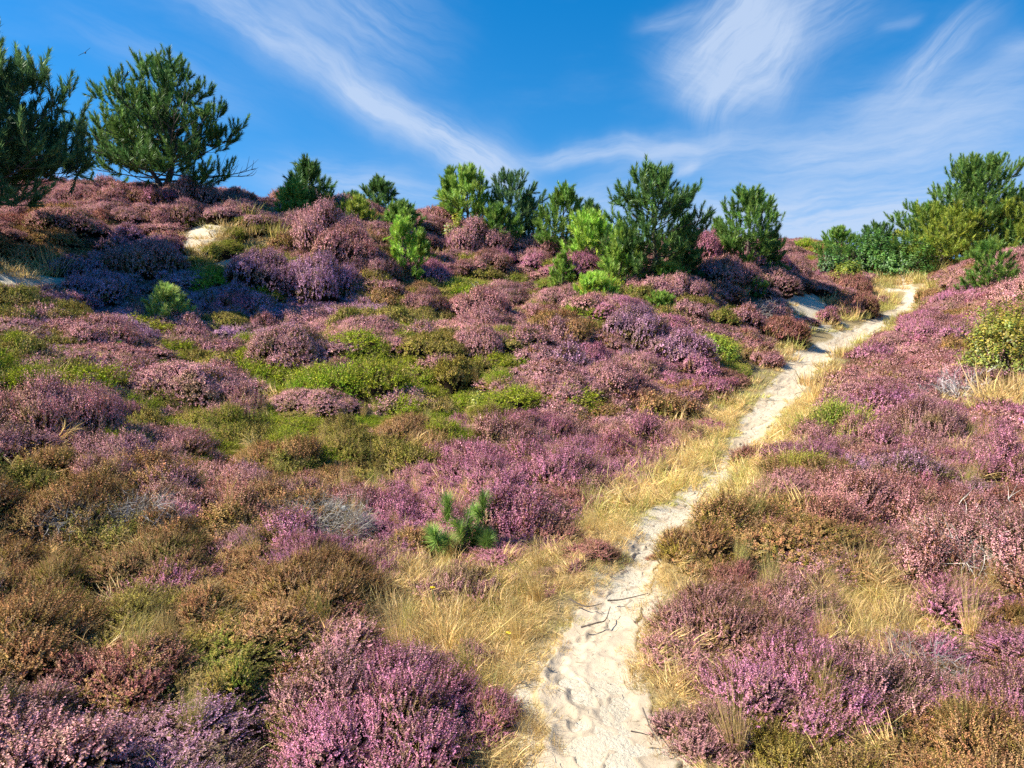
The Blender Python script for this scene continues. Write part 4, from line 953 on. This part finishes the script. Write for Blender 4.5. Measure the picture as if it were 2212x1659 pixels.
tree_at(1285, 655, 600, 90, 328, 'low pale green pine with bare bent stem on the middle slope', name='pine_sapling', col=LIME, base=.0, prof=round_p, brushes=BR_MID, bs=.8)
tree_at(1215, 605, 545, 60, 329, 'bright green pine sapling up-slope left of the low pale green pine', name='pine_sapling', col=BRIGHT, base=.0, brushes=BR_MID, bs=.8)
tree_at(1440, 615, 580, 80, 330, 'low green pine sapling in front of the tallest ridge pine', name='pine_sapling', col=BRIGHT, base=.0, prof=round_p, brushes=BR_MID, bs=.8)
tree_at(1425, 680, 640, 55, 331, 'tiny green pine seedling in the heather below the tallest ridge pine', name='pine_sapling', col=BRIGHT, base=.0, prof=round_p, brushes=BR_MID, bs=.7)
tree_at(1620, 640, 612, 60, 332, 'creeping green pine sapling in front of the lone upright pine', name='pine_sapling', col=MIDG, base=.0, prof=round_p, brushes=BR_MID, bs=.7)
tree_at(260, 790, 765, 22, 333, 'tiny two-tone pine seedling in the lime green patch', name='pine_sapling', col=BRIGHT, base=.0, brushes=BR_MID, bs=.4)
tree_at(128, 580, 562, 36, 334, 'tiny bright seedling at the edge of the pine shade', name='pine_sapling', col=PALE, base=.0, brushes=BR_MID, bs=.45)
tree_at(1400, 470, 455, 22, 335, 'x', name='pine_sapling', d=24) if False else None

# the foreground sapling, shoot by shoot
fx, fy = at(1006, 1192); fz = Hs(fx, fy)
root = bpy.data.objects.new('pine_sapling', None); COL.objects.link(root); root.location = (fx, fy, fz)
tag(root, 'young pine with bright bushy green needles alone in the foreground heather', 'tree', None)
sc_ = fy / FPX
shoots = [(935, 1150, -.9, .55), (968, 1080, -.25, 1.0), (1052, 1058, .2, 1.0), (1018, 1108, .25, .8), (1000, 1135, -.1, .8), (960, 1165, -.5, .6), (1005, 1160, .1, .7), (1035, 1150, .5, .6), (1058, 1140, .8, .4), (985, 1172, -.1, .55), (945, 1130, -.6, .7)]
ra = np.random.default_rng(5); A = Acc()
stem_pts = np.array([[0, 0, -.08], [-.005, 0, .08], [.0, 0, .18], [.02, 0, .28], [.05, 0, (1192 - 1060) * sc_]]); TA = Acc(); TA.tube(stem_pts, [.010, .009, .007, .006, .004], 6, j=.6); link('trunk', TA.mesh('trunk', [M_BARK], True), root)
for (px, py, lx, up_) in shoots:
    bx = (px - 1010) * sc_; bz = (1192 - py) * sc_; by = ra.uniform(-.10, .10)
    P0 = np.array([bx, by, bz]); D0 = np.array([lx * .45, ra.uniform(-.3, .1), 1.0]); D0 /= np.linalg.norm(D0)
    s_len = .15
    A.place(BR_NEAR, [P0 - D0 * .05], [D0], 1.40 * (.75 + .25 * up_), np.array([ra.uniform(0, 1)]), r=ra)
    A.place(BR_NEAR, [P0 - D0 * .09 + ra.normal(0, .03, 3)], [D0 + ra.normal(0, .4, 3)], 1.2, np.array([ra.uniform(0, 1)]), r=ra)
    st = np.array([np.interp(max(.03, bz - .12), stem_pts[:, 2], stem_pts[:, q]) for q in range(3)])
    L_ = Acc(); L_.tube(np.array([st, (st + P0) / 2 + [0, 0, -.015], P0 - D0 * .07, P0 + D0 * .09]), [.006, .005, .004, .002], 5); link('limb', L_.mesh('limb', [M_BARK], True), root)
c = link('crown', A.mesh('crown', [M_NEEDLE]), root); c['tint'] = (.36, .48, .10); c['leaf'] = (.20, .33, .07); c['bloom'] = .55

# ------------------------------------------------------------------ leafy shrubs
def leaf_shrub(name, x, y, R, h, seed, T, n, cols, label, cat='shrub'):
    r = np.random.default_rng(seed); root = bpy.data.objects.new(name, None); COL.objects.link(root); root.location = (x, y, Hs(x, y) - .05); tag(root, label, cat, None)
    A = Acc(); B = Acc()
    for i in range(18):
        a = r.uniform(0, 6.28); e = r.uniform(.5, 1.3); d = np.array([math.cos(a) * math.cos(e) * R / h * 1.3, math.sin(a) * math.cos(e) * R / h * 1.3, math.sin(e)]); B.tube(curve((r.normal(0, R * .12), r.normal(0, R * .12), -.05), d, h * r.uniform(.7, 1.0), 6, .1, r), .012 * h * np.linspace(1, .3, 7), 5)
    link('stem', B.mesh('stem', [M_BARK], True), root)
    th = r.uniform(0, 6.28, n); q = r.uniform(.35, 1, n) ** .5; ph = np.arccos(r.uniform(0, 1, n))
    D = np.stack([np.cos(th) * np.sin(ph), np.sin(th) * np.sin(ph), np.cos(ph)], 1)
    lum = 1 + .45 * fbm(D[:, 0] * 2 + D[:, 1] + seed, D[:, 2] * 2.2 - D[:, 1], seed, 3) * 2
    P = D * np.array([R, R, h * .93]) * (q * lum)[:, None]
    A.place(T, P, D + np.array([0, 0, .6]) + r.normal(0, .35, (n, 3)), r.uniform(.7, 1.2, n), np.clip(vnoise(P[:, 0] * 3 + seed, P[:, 2] * 3) * .6 + r.uniform(0, .4, n), 0, .99), r=r)
    c = link('foliage', A.mesh('foliage', [M_GRASS]), root); c['tint'] = cols[0]; c['leaf'] = cols[1]; c['bloom'] = .6
    return root
LT = [leafy(tr, .16, 8, .05) for _ in range(5)]; LTF = [leafy(tr, .25, 7, .10, .4) for _ in range(5)]
def shrub_at(px, py, top, w, seed, T, n, cols, label, d=None):
    if d is None: x, y = at(px, py)
    else: v = px_dir(px, py); x, y = v[0] * d / v[1], d
    h = (EYE[2] + px_dir(px, top)[2] / px_dir(px, top)[1] * y) - Hs(x, y); return leaf_shrub('leafy_shrub', x, y, w / 2 / FPX * y, max(.15, h), seed, T, n, cols, label)
YG = ((.40, .38, .045), (.25, .32, .035)); OL = ((.42, .34, .05), (.24, .28, .04)); GB = ((.12, .26, .04), (.07, .16, .03))
shrub_at(1545, 785, 718, 104, 401, LT, 420, ((.46, .48, .05), (.28, .38, .04)), 'small bright yellow-green shrub left of the sandy path')
shrub_at(2175, 775, 625, 175, 402, LT, 1500, OL, 'large yellow-green shrub with orange tinged leaves at the right side', d=11.0)
shrub_at(2085, 720, 650, 70, 403, LT, 300, YG, 'smaller yellow-green shrub at the left foot of the large right-hand shrub', d=12.0) if False else None
shrub_at(1880, 580, 505, 110, 404, LTF, 700, GB, 'bright green leafy bush at the left end of the right-hand thicket', d=28.5)
shrub_at(1950, 582, 520, 120, 405, LTF, 700, ((.15, .29, .045), (.09, .18, .03)), 'rounded green leafy bush in front of the sloping pine', d=27.8)
shrub_at(1800, 575, 528, 80, 406, LTF, 350, GB, 'low green bush under the small dark pine near the right ridge', d=28.0)
shrub_at(2195, 585, 500, 90, 407, LTF, 500, GB, 'dark green bush at the foot of the pine by the right edge', d=26.8)
shrub_at(1835, 590, 560, 60, 408, LTF, 200, YG, 'low yellow-green bush beside the ridge heather', d=26.5)
shrub_at(1868, 665, 640, 60, 409, LT, 160, YG, 'small yellow-green shrub left of the path near the crest')
shrub_at(985, 495, 470, 40, 410, LTF, 100, YG, 'little yellow-green bush at the foot of the slender-trunked pine', d=21.5)
shrub_at(1365, 680, 650, 30, 411, LT, 60, YG, 'tiny yellow-green shrub on the middle slope', )
shrub_at(1040, 880, 840, 26, 412, LT, 50, YG, 'thin bright yellow-green seedling in the middle of the lime green carpet')

# ------------------------------------------------------------------ dead twig bushes and bleached branches
def dead_bush(name, px, py, w_px, hgt, seed, n, T, col, label, flat=.9, zs=1.0):
    x, y = at(px, py); R = w_px / 2 / FPX * y * 1.0; r = np.random.default_rng(seed); A = Acc()
    th = r.uniform(0, 6.28, n); q = np.sqrt(r.uniform(0, 1, n)); X = np.cos(th) * q * R; Y = np.sin(th) * q * R * .8
    Z = hgt * np.clip(1 - q ** 2.2, 0, 1) ** .6 * r.uniform(.55, 1.05, n)
    D = np.stack([np.cos(th) * flat + .3, np.sin(th) * flat, r.uniform(-.1, .8, n) * zs], 1) + r.normal(0, .5, (n, 3)) * [1, 1, zs]
    A.place(T, np.stack([X, Y, Z], 1), D, r.uniform(.6, 1.2, n), r=r)
    o = link(name, A.mesh(name, [M_DEAD]), None, (x, y, Hs(x, y))); o['tint'] = col; o['leaf'] = col; o['bloom'] = .5; tag(o, label, 'dead bush', None); return o
TW = [twig(tr, .16, .0018) for _ in range(8)]; TWL = [twig(tr, .34, .0026, 6) for _ in range(6)]; TWF = [twig(tr, .30, .008, 4) for _ in range(6)]
dead_bush('dead_heather', 690, 1150, 215, .20, 501, 800, TW, (.40, .37, .33), 'grey dome of dead heather twigs left of the foreground sapling')
dead_bush('dead_heather', 160, 1170, 110, .22, 502, 220, TW, (.36, .33, .31), 'thin grey dead twigs on the brown heather at the left')
dead_bush('dead_heather', 325, 1180, 100, .25, 503, 200, TW, (.38, .35, .33), 'small patch of silvery dead twigs right of the thin grey twigs')
dead_bush('bleached_branch', 2165, 1235, 170, .24, 504, 80, TWL, (.52, .48, .41), 'bleached fallen branches lying in the heather at the right edge', zs=.3)
dead_bush('dead_heather', 1635, 685, 80, .25, 505, 260, TWF, (.32, .29, .27), 'grey dead heather dome on the right slope below the lone pine')
dead_bush('dead_heather', 1330, 560, 40, .2, 506, 60, TWF, (.34, .31, .28), 'little grey dead bush near the tallest ridge pine')
dead_bush('dead_heather', 1050, 640, 40, .25, 507, 60, TWF, (.50, .47, .42), 'pale dead twigs on the middle slope under the ridge pines')
dead_bush('dead_heather', 2070, 870, 90, .22, 508, 130, TWF, (.34, .30, .29), 'grey brown dead heather left of the pale reed tuft')
dead_bush('dead_heather', 1990, 1480, 150, .18, 509, 90, TW, (.30, .28, .26), 'grey dead twigs low among the heather at the lower right')
dead_bush('dead_heather', 1330, 590, 30, .15, 510, 16, TWF, (.60, .55, .48), 'bleached sticks poking from the low pale green pine')

# ------------------------------------------------------------------ twigs lying on the sand
def stick(pxy, rad, seed, label):
    r = np.random.default_rng(seed); P = []
    for (px, py) in pxy: x, y = at(px, py); P.append((x, y, Hs(x, y) + .045 + r.uniform(0, .02)))
    c = np.array(P).mean(0); A = Acc(); Q = catmull(np.array(P) - c, 5); A.tube(Q, rad * np.linspace(1, .4, len(Q)), 5)
    o = link('fallen_twig', A.mesh('fallen_twig', [M_BARK], True), None, tuple(c)); tag(o, label, 'twig', 'fallen twigs on the sand path'); return o
stick([(1255, 1362), (1290, 1352), (1308, 1338), (1318, 1322)], .005, 1, 'dark crooked twig lying on the sand at the left rim of the path')
stick([(1312, 1300), (1345, 1292), (1400, 1293)], .005, 2, 'thin dark twig lying across the path above the crooked twig')
stick([(1230, 1312), (1265, 1313), (1300, 1308)], .005, 3, 'dark twig sticking out of the turf onto the path')
stick([(1388, 1545), (1405, 1580), (1425, 1620)], .003, 4, 'very thin twig on the sand near the lower path rim')
stick([(1362, 1585), (1385, 1600), (1400, 1588)], .003, 5, 'short bent twig on the sand beside the very thin twig')
# crumbs of litter on the sand
r = np.random.default_rng(9); A = Acc(); TL_ = [twig(r, .035, .0012, 2) for _ in range(6)] + [blade(r, .05, .001, .8) for _ in range(4)]
k = r.integers(0, int(len(PL) * .75), 2600); o_ = r.normal(0, .62, 2600); X = PL[k, 0] + PN[k, 0] * o_ * PHW[k] + r.normal(0, .03, 2600); Y = PL[k, 1] + PN[k, 1] * o_ * PHW[k] + r.normal(0, .03, 2600)
Zl = H(X, Y, fine=False) - .035 + .03 * np.clip(np.abs(o_), 0, 1) ** 2
A.place(TL_, np.stack([X, Y, Zl], 1), np.stack([r.normal(0, 1, 2600), r.normal(0, 1, 2600), r.uniform(-.05, .35, 2600)], 1), r.uniform(.5, 1.4, 2600), r=r)
o = link('plant_litter', A.mesh('plant_litter', [M_DEAD])); o['tint'] = (.13, .10, .05); o['leaf'] = (.22, .19, .09); o['bloom'] = .5; tag(o, 'dark crumbs of dry heather and grass strewn on the sand path', None, None, 'stuff')

# ------------------------------------------------------------------ small flowers
def flower(px, py, hgt, label, kind):
    x, y = at(px, py + 25); z = Hs(x, y); root = bpy.data.objects.new('dandelion_clock' if kind == 'c' else 'yellow_flower', None); COL.objects.link(root); root.location = (x, y, z); tag(root, label, 'flower', None)
    S = Acc(); S.tube([(0, 0, 0), (.01, 0, hgt * .5), (0, 0, hgt)], .0018, 5); link('stem', S.mesh('stem', [M_GREENST], True), root)
    A = Acc(); r = np.random.default_rng(int(px)); n = 220 if kind == 'c' else 26
    if kind == 'c':
        D = r.normal(size=(n, 3)); D /= np.linalg.norm(D, axis=1, keepdims=True); T = [tpl([(-.001, 0, 0), (.001, 0, 0), (0, 0, .017), (-.004, 0, .019), (.004, 0, .019), (0, 0, .014)], [(0, 1, 2), (3, 4, 5)], [1] * 6, [.5] * 6)]
        A.place(T, np.tile([0, 0, hgt], (n, 1)), D, 1.0, r=r); link('seed_head', A.mesh('seed_head', [M_WHITE]), root)
    else:
        a = np.arange(n) * 2.4; D = np.stack([np.cos(a), np.sin(a), np.full(n, .35)], 1); T = [tpl([(0, -.0015, 0), (0, .0015, 0), (0, .002, .014), (0, -.002, .014)], [(0, 1, 2), (0, 2, 3)], [1] * 4, [.5] * 4)]
        A.place(T, np.tile([0, 0, hgt], (n, 1)), D, 1.0, r=r); link('petals', A.mesh('petals', [M_YEL]), root)
flower(745, 1127, .24, 'white dandelion seed head beside the grey dome of dead twigs', 'c')
flower(936, 1346, .20, 'small yellow flower left of the tall fan of pale grass', 'y')
flower(1098, 1391, .10, 'tiny yellow flower in the turf near the left rim of the path', 'y')
flower(1241, 1375, .08, 'tiny yellow bloom at the sand edge left of the path', 'y') if False else None

# ------------------------------------------------------------------ bird
bp_ = EYE + px_dir(184, 114) / np.linalg.norm(px_dir(184, 114)) * 70
root = bpy.data.objects.new('flying_bird', None); COL.objects.link(root); root.location = bp_; root.rotation_euler = (R_(10), R_(-38), R_(25)); tag(root, 'small dark bird gliding in the blue sky above the left pines', 'bird', None)
A = Acc(); A.tube([(0, -.24, 0), (0, -.16, .0), (0, 0, 0), (0, .14, .01), (0, .20, .02), (0, .25, .01)], [.02, .055, .07, .055, .04, .006], 8); link('body', A.mesh('body', [M_BIRD], True), root)
for sg in (-1, 1):
    W_ = [(.04, .08), (.20, .14), (.38, .08), (.55, -.04), (.40, -.05), (.22, -.07), (.04, -.08)]; V = [(sg * a, b, .03 + abs(a) * .22 - a * a * .2) for a, b in W_] + [(sg * a, b, .012 + abs(a) * .22 - a * a * .2) for a, b in W_]
    F = [(0, 1, 6), (1, 5, 6), (1, 2, 5), (2, 4, 5), (2, 3, 4)]; F = F + [(a + 7, c + 7, b + 7) for a, b, c in F] + [q for i in range(7) for q in ((i, (i + 1) % 7, 7 + (i + 1) % 7), (i, 7 + (i + 1) % 7, 7 + i))]
    link('wing', mk_mesh('wing', V, F, None, [M_BIRD]), root)
link('tail', mk_mesh('tail', [(-.03, -.18, .01), (.03, -.18, .01), (.09, -.40, .0), (-.09, -.40, .0), (-.03, -.18, -.005), (.03, -.18, -.005), (.09, -.40, -.012), (-.09, -.40, -.012)],
     [(0, 1, 2, 3), (7, 6, 5, 4), (0, 4, 5, 1), (1, 5, 6, 2), (2, 6, 7, 3), (3, 7, 4, 0)], None, [M_BIRD]), root)
print('tris', sum(len(m.polygons) for m in bpy.data.meshes))
